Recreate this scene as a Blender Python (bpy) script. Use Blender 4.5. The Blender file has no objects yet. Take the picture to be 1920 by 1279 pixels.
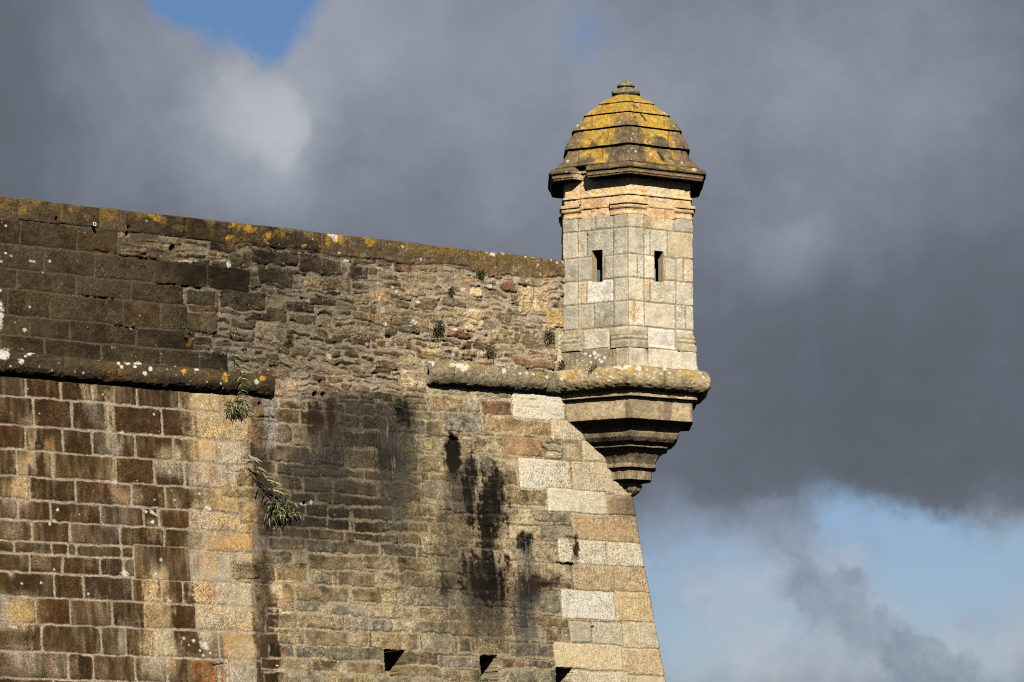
import bpy, math, random
import numpy as np
from mathutils import Vector

# ------------------------------------------------------------------ camera, sky, sun
scn = bpy.context.scene
F = 6700.0                       # focal length in pixels of the 1920 wide photograph
CX, CY = 960.0, 639.5
TH = math.atan2(980.0, F)        # camera tilt
EYE = 1.6
cam_d = bpy.data.cameras.new('camera')
cam = bpy.data.objects.new('camera', cam_d)
scn.collection.objects.link(cam)
cam.location = (0, 0, EYE)
cam.rotation_euler = (math.pi / 2 + TH, 0, 0)
cam_d.sensor_width = 36.0
cam_d.lens = F / 1920.0 * 36.0
cam_d.clip_start = 0.5
cam_d.clip_end = 20000
scn.camera = cam

SUN_EL, SUN_AZ = 33.0, 7.0       # elevation, degrees to the right of straight behind the camera
sun_vec = Vector((math.sin(math.radians(SUN_AZ)) * math.cos(math.radians(SUN_EL)),
                  -math.cos(math.radians(SUN_AZ)) * math.cos(math.radians(SUN_EL)),
                  math.sin(math.radians(SUN_EL))))
sl = bpy.data.lights.new('sun', 'SUN')
sl.energy = 5.0
sl.angle = math.radians(0.55)
sl.color = (1.0, 0.915, 0.765)
so = bpy.data.objects.new('sun', sl)
scn.collection.objects.link(so)
so.rotation_euler = sun_vec.to_track_quat('Z', 'Y').to_euler()

scn.view_settings.view_transform = 'Standard'
scn.view_settings.look = 'None'
scn.view_settings.exposure = 0.2
scn.view_settings.gamma = 1.0
scn.view_settings.use_curve_mapping = False
scn.cycles.max_bounces = 4
scn.cycles.diffuse_bounces = 0
scn.cycles.filter_width = 1.05
scn.cycles.glossy_bounces = 1
scn.cycles.transmission_bounces = 0
scn.cycles.use_denoising = False


def ray(x, y):
    """photo pixel -> world direction"""
    a, b = (x - CX) / F, -(y - CY) / F
    return np.array([a, math.cos(TH) - b * math.sin(TH), math.sin(TH) + b * math.cos(TH)])


def project(P):
    d = P - np.array([0, 0, EYE])
    w = d[..., 1] * math.cos(TH) + d[..., 2] * math.sin(TH)
    u = -d[..., 1] * math.sin(TH) + d[..., 2] * math.cos(TH)
    return CX + F * d[..., 0] / w, CY - F * u / w


world = bpy.data.worlds.new('World')
scn.world = world
world.use_nodes = True


def build_sky():
    nt = world.node_tree
    N, L = nt.nodes, nt.links
    N.clear()
    out = N.new('ShaderNodeOutputWorld')
    bg = N.new('ShaderNodeBackground')
    STR = 0.1
    bg.inputs[1].default_value = STR
    L.new(bg.outputs[0], out.inputs[0])
    sky = N.new('ShaderNodeTexSky')
    sky.sky_type = 'NISHITA'
    sky.sun_disc = False
    sky.sun_elevation = math.radians(SUN_EL)
    sky.sun_rotation = math.radians(180.0 - SUN_AZ)
    sky.air_density = 1.0
    sky.dust_density = 0.6
    sky.ozone_density = 2.5
    tc = N.new('ShaderNodeTexCoord')

    def noise(vec, scale, detail=6, rough=0.55, dist=0.0, off=(0, 0, 0)):
        m = N.new('ShaderNodeMapping')
        m.inputs['Location'].default_value = off
        L.new(vec, m.inputs[0])
        n = N.new('ShaderNodeTexNoise')
        n.inputs['Scale'].default_value = scale
        n.inputs['Detail'].default_value = detail
        n.inputs['Roughness'].default_value = rough
        n.inputs['Distortion'].default_value = dist
        L.new(m.outputs[0], n.inputs['Vector'])
        return n

    def math_(op, a, b=None, c=None, clamp=False):
        n = N.new('ShaderNodeMath')
        n.operation = op
        n.use_clamp = clamp
        for i, v in enumerate((a, b, c)):
            if v is None:
                continue
            if isinstance(v, (int, float)):
                n.inputs[i].default_value = v
            else:
                L.new(v, n.inputs[i])
        return n.outputs[0]

    def warp(amount, scale, off, detail=5, rough=0.6):
        n = noise(tc.outputs['Generated'], scale, detail, rough, 0, off)
        v = N.new('ShaderNodeVectorMath'); v.operation = 'SUBTRACT'
        L.new(n.outputs['Color'], v.inputs[0]); v.inputs[1].default_value = (.5, .5, .5)
        s = N.new('ShaderNodeVectorMath'); s.operation = 'SCALE'
        L.new(v.outputs[0], s.inputs[0]); s.inputs['Scale'].default_value = amount
        a = N.new('ShaderNodeVectorMath'); a.operation = 'ADD'
        L.new(s.outputs[0], a.inputs[0]); L.new(tc.outputs['Generated'], a.inputs[1])
        return a.outputs[0]

    w_soft = warp(0.045, 16, (3, 1, 7), 5, .55)     # broad, soft cloud masses
    w_edge = warp(0.018, 60, (9, 2, 4), 9, .66)     # ragged gap edges
    w_mid = warp(0.034, 38, (2, 6, 4), 10, .62)

    def blob(vec, px, py, rx, ry, amp, rot=0.0, prev=None):
        """one elliptical patch of the sky at the direction of (px,py), radii in pixel-sized angles"""
        d = ray(px, py); d = d / np.linalg.norm(d)
        m = N.new('ShaderNodeMapping')
        m.vector_type = 'TEXTURE'
        m.inputs['Location'].default_value = (d[0], d[1], d[2])
        m.inputs['Rotation'].default_value = (0, math.radians(rot), 0)
        m.inputs['Scale'].default_value = (rx / F, 1.0, ry / F)
        L.new(vec, m.inputs[0])
        g = N.new('ShaderNodeTexGradient')
        g.gradient_type = 'QUADRATIC_SPHERE'
        L.new(m.outputs[0], g.inputs[0])
        return math_('MULTIPLY_ADD', g.outputs['Fac'], amp, prev if prev is not None else 0.0)

    def dirpx(px, py):
        d = ray(px, py); return d / np.linalg.norm(d)

    def fit(pts, rad, base=0.0, reg=.05, resid=None):
        """weights of soft patches centred on pts so that their sum meets the wanted values"""
        D = np.array([dirpx(p[0], p[1]) for p in pts]) * F
        dist = np.sqrt(((D[:, None] - D[None]) ** 2).sum(-1)) / rad
        A = np.clip(1 - dist, 0, 1) ** 2
        t = np.array([p[2] for p in pts]) - base
        if resid is not None:
            D0, r0, w0 = resid
            dd = np.sqrt(((D[:, None] - D0[None]) ** 2).sum(-1)) / r0
            t = t - np.clip(1 - dd, 0, 1) ** 2 @ w0
        w = np.linalg.solve(A.T @ A + reg * np.eye(len(t)), A.T @ t)
        return D, rad, w

    BASE = .20
    P1 = [(0, 200, .20), (30, 60, .22), (180, 120, .36), (450, 200, .66), (530, 255, .78), (300, 240, .50), (700, 140, .60), (840, 80, .56), (800, 350, .38), (900, 440, .44), (1080, 90, .50), (1500, 140, .54), (1300, 200, .50),
          (1400, 350, .34), (1480, 440, .42), (1600, 800, .04), (1300, 650, .20), (1900, 90, .36), (1720, 200, .42), (1900, 500, .20), (1700, 560, .18), (50, 350, .26), (300, 360, .40), (620, 400, .42), (1400, 880, .10), (1250, 480, .34),
          (1900, 900, .06), (1750, 700, .06), (1000, 260, .44), (1600, 300, .40), (1500, 600, .18), (200, 0, .42), (1100, -60, .5), (600, -60, .5), (1700, -60, .45), (-60, -60, .2), (700, 260, .48), (590, 300, .42)]
    P2 = [(540, 225, .66), (562, 275, .64), (470, 180, .66), (615, 250, .50), (625, 320, .42), (500, 310, .62), (430, 250, .62), (1480, 440, .58), (1400, 470, .42), (1560, 450, .36), (1300, 1110, .90), (1400, 1080, .84), (1600, 1035, .76), (1540, 1000, .45), (1880, 1180, .80), (1880, 1030, .72), (1400, 1250, .88), (1550, 1250, .74), (1500, 1105, .74), (1560, 1125, .76), (1640, 1155, .80), (1720, 1210, .80),
          (1800, 1255, .80), (1480, 1010, .60), (1250, 985, .40), (1350, 960, .26), (1440, 950, .24), (1300, 1200, .80), (1250, 1260, .80), (1720, 1140, .74), (1975, 1080, .75), (1960, 1180, .75), (1900, 1270, .70), (1450, 1190, .86), (1650, 1230, .78), (1600, 1090, .74), (1580, 1180, .78), (1240, 1050, .55),
          (1665, 1125, .84), (1780, 1185, .84), (1540, 1290, .7), (1700, 1290, .76), (1350, 1150, .76), (1350, 1290, .76), (1540, 1060, .70)]
    P1 = [(p[0], p[1], p[2] + .10) for p in P1]
    P2 = [(p[0], p[1], p[2] + .10) for p in P2]
    F1 = fit(P1, 600, BASE, .02)
    F2 = fit(P2, 200, BASE, .02, F1)
    b = None
    for (D_, rad, w_), vec_ in ((F1, w_soft), (F2, w_mid)):
        for dpt, wt in zip(D_, w_):
            m = N.new('ShaderNodeMapping'); m.vector_type = 'TEXTURE'
            m.inputs['Location'].default_value = tuple(dpt / F)
            m.inputs['Scale'].default_value = (rad / F,) * 3
            L.new(vec_, m.inputs[0])
            gq = N.new('ShaderNodeTexGradient'); gq.gradient_type = 'QUADRATIC_SPHERE'
            L.new(m.outputs[0], gq.inputs[0])
            b = math_('MULTIPLY_ADD', gq.outputs['Fac'], float(wt), b if b is not None else BASE)
    n1 = noise(tc.outputs['Generated'], 14, 8, .55, .3, (1, 5, 2))
    n2 = noise(tc.outputs['Generated'], 55, 8, .62, .3, (4, 5, 2))
    b = math_('MULTIPLY_ADD', math_('SUBTRACT', n1.outputs['Fac'], .5), .34, b)
    b = math_('MULTIPLY_ADD', math_('SUBTRACT', n2.outputs['Fac'], .5), .20, b)
    b = math_('ADD', b, .0, clamp=True)
    ramp = N.new('ShaderNodeValToRGB')
    cr = ramp.color_ramp
    cr.elements[0].position = 0.0
    cr.elements[0].color = (.015, .018, .022, 1)
    cr.elements[1].position = 1.0
    cr.elements[1].color = (.49, .505, .535, 1)
    for pos_, col_ in ((.10, (.083, .100, .123)), (.30, (.116, .133, .162)), (.48, (.180, .202, .246)), (.62, (.248, .272, .320)), (.76, (.324, .348, .396))):
        e = cr.elements.new(pos_); e.color = col_ + (1,)
    L.new(b, ramp.inputs[0])

    # gaps of open sky
    G1 = [(430, 20, 1.2), (350, 15, 1.0), (500, 80, .95), (530, 105, .5), (300, 0, .7), (260, 10, .3), (580, 10, .8), (625, 70, .0), (400, 95, .3), (450, 130, 0), (330, 90, 0), (200, 50, 0), (700, 30, 0), (560, 150, 0), (490, -60, 1.1), (350, -70, .9),
          (1085, 70, .42), (1030, 50, .15), (1130, 60, .2), (1085, 140, .1), (990, 100, 0), (1190, 110, 0)]
    G2 = [(1250, 1010, .50), (1230, 1080, .75), (1350, 1045, .65), (1300, 1110, .30), (1450, 965, .25), (1480, 1010, .20), (1560, 975, .95), (1650, 965, .9), (1750, 1005, 1.1), (1850, 1045, 1.0), (1905, 1005, .7), (1590, 1035, .42), (1690, 1075, 1.0),
          (1800, 1110, 1.0), (1880, 1185, .42), (1500, 1110, .45), (1560, 1110, .45), (1640, 1155, .5), (1720, 1215, .4), (1800, 1255, .4), (1300, 1185, .80), (1450, 1170, .55), (1400, 1235, .42), (1600, 1265, .36), (1240, 1240, .6), (1500, 1240, .42),
          (1350, 890, -.1), (1600, 890, -.15), (1780, 925, -.1), (1900, 945, -.1), (1480, 900, -.1), (1250, 920, 0), (1700, 900, -.1), (1740, 1130, .85), (1860, 1110, .8), (1420, 1050, .45), (1210, 1180, .75), (1380, 1130, .45), (1640, 1020, .6),
          (1900, 1260, .4), (1975, 1080, .8), (1300, 1290, .6), (1700, 1290, .3), (1540, 1050, .3)]
    G1 = [(p[0], p[1], p[2] * 1.6 - .36 if p[0] < 900 else p[2]) for p in G1]
    g = None
    for (D_, rad, w_) in (fit(G1, 200, 0, .02), fit(G2, 200, 0, .02)):
        for dpt, wt in zip(D_, w_):
            m = N.new('ShaderNodeMapping'); m.vector_type = 'TEXTURE'
            m.inputs['Location'].default_value = tuple(dpt / F)
            m.inputs['Scale'].default_value = (rad / F,) * 3
            L.new(w_edge, m.inputs[0])
            gq = N.new('ShaderNodeTexGradient'); gq.gradient_type = 'QUADRATIC_SPHERE'
            L.new(m.outputs[0], gq.inputs[0])
            g = math_('MULTIPLY_ADD', gq.outputs['Fac'], float(wt), g if g is not None else 0.0)

    def smooth(v, lo, hi):
        n = N.new('ShaderNodeMapRange')
        n.interpolation_type = 'SMOOTHSTEP'
        n.inputs['From Min'].default_value = lo
        n.inputs['From Max'].default_value = hi
        L.new(v, n.inputs[0])
        return n.outputs[0]
    gn = math_('MULTIPLY_ADD', math_('SUBTRACT', n2.outputs['Fac'], .5), .50, g)
    gap = smooth(gn, .0, .85)

    cl = N.new('ShaderNodeVectorMath'); cl.operation = 'SCALE'
    L.new(ramp.outputs[0], cl.inputs[0]); cl.inputs['Scale'].default_value = 1.0 / STR
    mx = N.new('ShaderNodeMix'); mx.data_type = 'RGBA'
    L.new(gap, mx.inputs[0])
    L.new(cl.outputs[0], mx.inputs[6])
    W1 = [(1478, 1000, 1), (1505, 1035, .8), (1488, 1075, .7), (1495, 1110, 1), (1500, 1150, .7), (1545, 1118, .9), (1580, 1098, 1), (1602, 1092, 1), (1575, 1070, .6), (1610, 1130, 1), (1660, 1160, 1), (1600, 1190, .7), (1650, 1200, 1), (1720, 1205, 1), (1760, 1200, .9), (1700, 1260, 1), (1800, 1250, 1),
          (1780, 1300, 1), (1880, 1290, 1), (1860, 1250, .5), (1440, 975, .8), (1350, 970, .7), (1260, 980, .8), (1230, 1010, .7), (1640, 1260, .5), (1280, 1145, .35), (1330, 1140, .3),
          (1560, 1000, 0), (1600, 1045, 0), (1670, 1085, -.2), (1740, 1140, -.2), (1820, 1195, -.2), (1890, 1220, 0), (1400, 1100, 0), (1420, 1180, 0), (1450, 1230, 0), (1540, 1250, 0), (1350, 1050, 0), (1300, 1090, 0), (1420, 1040, 0), (1540, 1040, 0), (1300, 1200, 0), (1560, 1300, 0), (1640, 1120, -.1), (1700, 1160, 0)]
    W2 = [(545, 180, .9), (556, 230, 1), (552, 280, .95), (490, 230, .9), (450, 180, .85), (410, 140, .7), (500, 160, .7), (400, 220, .55), (330, 190, .3), (500, 290, .6), (600, 180, -.2), (612, 240, -.3), (606, 300, -.3), (560, 345, 0), (480, 350, 0), (300, 260, .1), (560, 130, .1), (640, 150, 0), (640, 320, 0), (380, 310, .1), (420, 90, .2)]

    def layer(pts, rad, vec, amp, lo, hi):
        acc = None
        D_, rr_, w_ = fit(pts, rad, 0, .02)
        for dpt, wt in zip(D_, w_):
            m = N.new('ShaderNodeMapping'); m.vector_type = 'TEXTURE'
            m.inputs['Location'].default_value = tuple(dpt / F)
            m.inputs['Scale'].default_value = (rad / F,) * 3
            L.new(vec, m.inputs[0])
            gq = N.new('ShaderNodeTexGradient'); gq.gradient_type = 'QUADRATIC_SPHERE'
            L.new(m.outputs[0], gq.inputs[0])
            acc = math_('MULTIPLY_ADD', gq.outputs['Fac'], float(wt), acc if acc is not None else 0.0)
        acc = math_('MULTIPLY_ADD', math_('SUBTRACT', n3.outputs['Fac'], .5), amp, acc)
        return smooth(acc, lo, hi)
    n3 = noise(tc.outputs['Generated'], 120, 9, .66, .2, (7, 5, 2))
    m2 = layer(W2, 150, w_edge, .5, .12, .95)
    lit = N.new('ShaderNodeMix'); lit.data_type = 'RGBA'
    L.new(math_('MULTIPLY', m2, .50), lit.inputs[0])
    L.new(cl.outputs[0], lit.inputs[6]); lit.inputs[7].default_value = (4.6, 4.8, 5.3, 1)
    L.new(lit.outputs[2], mx.inputs[6])
    m1 = layer(W1, 130, w_edge, .9, .22, .80)
    wis = N.new('ShaderNodeMix'); wis.data_type = 'RGBA'
    n4 = noise(w_edge, 55, 8, .62, .2, (3, 8, 1))
    L.new(math_('MULTIPLY', m1, math_('MULTIPLY_ADD', math_('SUBTRACT', n4.outputs['Fac'], .5), 2.2, .66, clamp=True)), wis.inputs[0])
    L.new(mx.outputs[2], wis.inputs[6]); wis.inputs[7].default_value = (2.05, 2.45, 3.10, 1)
    sep = N.new('ShaderNodeSeparateXYZ'); L.new(tc.outputs['Generated'], sep.inputs[0])
    tr = N.new('ShaderNodeMapRange'); tr.inputs['From Min'].default_value = .09; tr.inputs['From Max'].default_value = .22
    L.new(sep.outputs['Z'], tr.inputs[0])
    tint = N.new('ShaderNodeMix'); tint.data_type = 'RGBA'
    L.new(tr.outputs[0], tint.inputs[0])
    tint.inputs[6].default_value = (.50, .53, .66, 1)
    tint.inputs[7].default_value = (.44, .52, .64, 1)
    sk = N.new('ShaderNodeVectorMath'); sk.operation = 'MULTIPLY'
    L.new(sky.outputs[0], sk.inputs[0]); L.new(tint.outputs[2], sk.inputs[1])
    L.new(sk.outputs[0], mx.inputs[7])
    L.new(wis.outputs[2], bg.inputs[0])
    world.cycles.sampling_method = 'MANUAL'
    world.cycles.sample_map_resolution = 512


build_sky()

# ------------------------------------------------------------------ numpy noise
_rng = np.random.RandomState(7)
_TAB = _rng.rand(512, 512) * 2 - 1


def vnoise(x, y, seed=0):
    x = np.asarray(x, float) + seed * 37.17
    y = np.asarray(y, float) + seed * 91.73
    xi, yi = np.floor(x).astype(int), np.floor(y).astype(int)
    fx, fy = x - xi, y - yi
    fx = fx * fx * fx * (fx * (fx * 6 - 15) + 10)
    fy = fy * fy * fy * (fy * (fy * 6 - 15) + 10)
    a = _TAB[xi & 511, yi & 511]; b = _TAB[(xi + 1) & 511, yi & 511]
    c = _TAB[xi & 511, (yi + 1) & 511]; d = _TAB[(xi + 1) & 511, (yi + 1) & 511]
    return (a * (1 - fx) + b * fx) * (1 - fy) + (c * (1 - fx) + d * fx) * fy


def fbm(x, y, octv=4, seed=0, gain=.5):
    r, amp, tot, f = 0, 1.0, 0, 1.0
    for i in range(octv):
        r = r + amp * vnoise(x * f, y * f, seed + i * 3 + 1)
        tot += amp
        amp *= gain
        f *= 2.03
    return r / tot * 1.6


def sstep(a, b, x):
    t = np.clip((x - a) / (b - a), 0, 1)
    return t * t * (3 - 2 * t)


def mixc(C, col, w):
    return C * (1 - w[..., None]) + np.asarray(col, float) * w[..., None]


# ------------------------------------------------------------------ geometry of the bastion
n1 = np.array([math.sin(math.radians(146)), math.cos(math.radians(146))])   # facing normal of the seen wall
e1 = np.array([-math.sin(math.radians(56)), -math.cos(math.radians(56))])   # along it, away from the corner
n2 = -e1                                                                      # normal of the hidden wall
f2 = -n1                                                                      # along the hidden wall
BAT = 0.126
TC = np.array([0.0, 61.0])
_d = ray(1175.4, 560)
TC[0] = _d[0] / _d[1] * 61.0


def z_at(x, y, P2):
    """height of the photo row y over the plan point P2 (taken at its distance)"""
    d = ray(x, y)
    return EYE + d[2] / d[1] * P2[1]


A0 = TC + np.array([0.05, -0.10])
_d = ray(1186, 935)
A0[0] = _d[0] / _d[1] * A0[1]
zA = z_at(1186, 935, A0)
ZK = z_at(1050, 735, TC + np.array([-1.1, -.6]))        # where the batter starts
K = A0 - BAT * (ZK - zA) * (n1 + n2)
ZTOP = None


def hit_wall(x, y):
    """photo pixel -> (s along the wall from K, z)"""
    d = ray(x, y)
    o = np.array([0, 0])
    # vertical plane
    t = np.dot(n1, K - o) / np.dot(n1, d[:2])
    z = EYE + t * d[2]
    if z < ZK:
        N3 = np.array([n1[0], n1[1], BAT])
        t = np.dot(N3, np.array([K[0], K[1], ZK - EYE])) / np.dot(N3, d)
        z = EYE + t * d[2]
    P = d[:2] * t
    return float(np.dot(e1, P - K)), float(z)


def wz(x, y):
    return hit_wall(x, y)[1]


def ws(x, y):
    return hit_wall(x, y)[0]


ZTOP = wz(0, 369)


def lin(r, g, b, k=1.0):
    f = lambda c: ((c / 255.0 + .055) / 1.055) ** 2.4 if c > 10 else c / 255 / 12.92
    return np.array([f(r), f(g), f(b)]) * k


# ------------------------------------------------------------------ stone stamping
class Face:
    def __init__(self, S, Z, seed=0):
        self.S, self.Z = S, Z
        self.H = np.zeros(S.shape)
        self.C = np.zeros(S.shape + (3,))
        self.cov = np.zeros(S.shape)          # 1 on stone, 0 on mortar
        self.rid = np.zeros(S.shape)          # one random value per stone
        self.Sw, self.Zw = S.copy(), Z.copy()
        self.n1 = fbm(S * 9, Z * 9, 4, seed + 5)
        self.n2 = fbm(S * 9, Z * 9, 4, seed + 25)
        self.nf = fbm(S * 26, Z * 30, 3, seed + 45, .6)
        self.nl = fbm(S * 3.1, Z * 3.1, 4, seed + 65)
        self.nst = fbm(S * 7, Z * 26, 4, seed + 85)       # bedding planes
        self.mortar_h = 0.0
        self.zcol = Z[:, 0]

    def box(self, s0, s1, z0, z1, m=.06):
        j0 = np.searchsorted(self.zcol, z0 - m)
        j1 = np.searchsorted(self.zcol, z1 + m)
        if j1 <= j0:
            return None
        row = self.S[(j0 + j1 - 1) // 2]
        i0 = max(0, np.searchsorted(row, s0 - m - .12))
        i1 = np.searchsorted(row, s1 + m + .12)
        if i1 <= i0:
            return None
        return slice(j0, j1), slice(i0, i1)

    def stone(self, s0, s1, z0, z1, col, gap=.018, H=.02, bev=.018, rad=.02, wob=.008, rough=.006,
              jit=.006, rnd=random, clear=True, tilt=.006, mix=.25, vein=None, veinw=0, mort=None, fuzz=.01):
        if s1 < s0:
            s0, s1 = s1, s0
        if z1 < z0:
            z0, z1 = z1, z0
        bx = self.box(s0, s1, z0, z1)
        if bx is None:
            return
        S, Z = self.Sw[bx], self.Zw[bx]
        if clear:
            m = (S > s0) & (S < s1) & (Z > z0) & (Z < z1)
            if mort is not None:
                self.C[bx][m] = mort
            self.H[bx][m] = self.mh(bx)[m]
            self.cov[bx][m] = 0
        g = gap / 2
        u = (S - s0) / max(s1 - s0, 1e-6) - .5
        v = (Z - z0) / max(z1 - z0, 1e-6) - .5
        J = [rnd.uniform(-jit, jit) for _ in range(8)]
        w1, w2 = self.n1[bx] * wob, self.n2[bx] * wob
        aL = S - (s0 + g + J[0] + J[1] * v * 2) + w1
        aR = (s1 - g + J[2] + J[3] * v * 2) - S + w1
        cB = Z - (z0 + g + J[4] + J[5] * u * 2) + w2
        cT = (z1 - g + J[6] + J[7] * u * 2) - Z - w2
        a = np.minimum(aL, aR)
        c = np.minimum(cB, cT)
        rad = rad * rnd.choice([.4, .7, 1.0, 1.5, 2.2])
        r = min(rad, (s1 - s0) * .45, (z1 - z0) * .45)
        corner = (a < r) & (c < r)
        d = np.where(corner, r - np.hypot(np.maximum(r - a, 0), np.maximum(r - c, 0)), np.minimum(a, c))
        d = d + self.nf[bx] * wob * .35
        cov = sstep(-fuzz * .3, fuzz, d)
        t1, t2 = rnd.uniform(-tilt, tilt), rnd.uniform(-tilt, tilt)
        hh = H * (1 - np.exp(-np.maximum(d, 0) / (bev * .5)))
        hh = hh + (self.n1[bx] * .6 + self.nf[bx] * .5 + self.nl[bx] * .8) * rough + t1 * u * 2 + t2 * v * 2
        hs = self.mh(bx) * (1 - cov) + hh * cov
        sel = cov > self.cov[bx] * .999
        sel &= cov > 0
        col = np.asarray(col, float)
        ph = rnd.uniform(0, 50)
        lo = fbm(S * 4 + ph, Z * 4 + ph, 3, 3)
        hi = fbm(S * 14 + ph, Z * 14 - ph, 3, 9)
        cc = col[None, None, :] * (1 + mix * lo + mix * .8 * hi)[..., None]
        if vein is not None:
            cc = mixc(cc, vein, np.clip(veinw * (lo * 1.3 + .3 + .4 * hi), 0, 1))
        Hh, Cc, Vv = self.H[bx], self.C[bx], self.cov[bx]
        Hh[sel] = hs[sel]
        base = Cc if mort is None else np.broadcast_to(np.asarray(mort, float), Cc.shape)
        out = base * (1 - cov[..., None]) + np.maximum(cc, .004) * cov[..., None]
        Cc[sel] = out[sel]
        Vv[sel] = cov[sel]
        self.rid[bx][sel] = rnd.uniform(-1, 1)

    def mh(self, bx):
        return self.mortar_h + self.n1[bx] * .006 + self.nf[bx] * .004

    def init_mortar(self, col, h=0.0, bx=None):
        self.mortar_h = h
        self.H[:] = h + self.n1 * .006 + self.nf * .004
        self.C[:] = np.asarray(col, float)
        self.C *= (1 + .18 * self.n1 + .15 * self.nf)[..., None]


def row_fill(face, s0, s1, z0, z1, wmin, wmax, pal, rnd, pred=None, stagger=None, **kw):
    s = s0 - rnd.uniform(0, wmax * .6)
    while s < s1:
        w = rnd.uniform(wmin, wmax)
        if pred is None or pred(s + w / 2, (z0 + z1) / 2):
            c, kk = pal(rnd)
            a = dict(kw); a.update(kk)
            dz = rnd.uniform(-.5, .5) * (stagger or 0)
            face.stone(s, s + w, z0 + dz, z1 + dz + rnd.uniform(-.3, .3) * (stagger or 0), c, rnd=rnd, **a)
        s += w


# ------------------------------------------------------------------ mesh output
def mesh_from_grid(name, V, C, mat, mask=None, A=None, parent=None, smooth=True, extra=None, closed_u=False):
    """V (nz,ns,3), C (nz,ns,3); extra = list of (verts, faces, color) appended"""
    nz, ns = V.shape[:2]
    idx = np.arange(nz * ns).reshape(nz, ns)
    a, b = idx[:-1, :-1], idx[:-1, 1:]
    c, d = idx[1:, 1:], idx[1:, :-1]
    quads = np.stack([a, b, c, d], -1).reshape(-1, 4)
    if mask is not None:
        quads = quads[mask.reshape(-1)]
    verts = V.reshape(-1, 3)
    cols = C.reshape(-1, 3)
    if closed_u:
        q = np.stack([idx[:-1, -1], idx[:-1, 0], idx[1:, 0], idx[1:, -1]], -1)
        quads = np.concatenate([quads, q])
    if extra:
        for ev, ef, ec in extra:
            off = len(verts)
            verts = np.concatenate([verts, np.asarray(ev, float)])
            cols = np.concatenate([cols, np.tile(np.asarray(ec, float), (len(ev), 1))])
            quads = np.concatenate([quads, np.asarray(ef, int) + off])
    used = np.zeros(len(verts), bool)
    used[quads.reshape(-1)] = True
    remap = np.cumsum(used) - 1
    verts, cols, quads = verts[used], cols[used], remap[quads]
    me = bpy.data.meshes.new(name)
    me.vertices.add(len(verts))
    me.vertices.foreach_set('co', verts.astype(np.float32).reshape(-1))
    me.loops.add(len(quads) * 4)
    me.loops.foreach_set('vertex_index', quads.astype(np.int32).reshape(-1))
    me.polygons.add(len(quads))
    me.polygons.foreach_set('loop_start', np.arange(0, len(quads) * 4, 4, dtype=np.int32))
    me.polygons.foreach_set('loop_total', np.full(len(quads), 4, dtype=np.int32))
    me.polygons.foreach_set('use_smooth', np.full(len(quads), smooth, dtype=bool))
    at = me.color_attributes.new('Col', 'FLOAT_COLOR', 'POINT')
    rgba = np.ones((len(verts), 4), np.float32)
    rgba[:, :3] = np.clip(cols, .003, .9)
    if A is not None:
        af = np.ones(len(used)); af[:A.size] = A.reshape(-1)
        rgba[:, 3] = af[used]
    at.data.foreach_set('color', rgba.reshape(-1))
    me.update()
    me.validate()
    me.materials.append(mat)
    o = bpy.data.objects.new(name, me)
    scn.collection.objects.link(o)
    if parent:
        o.parent = parent
    return o


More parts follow.
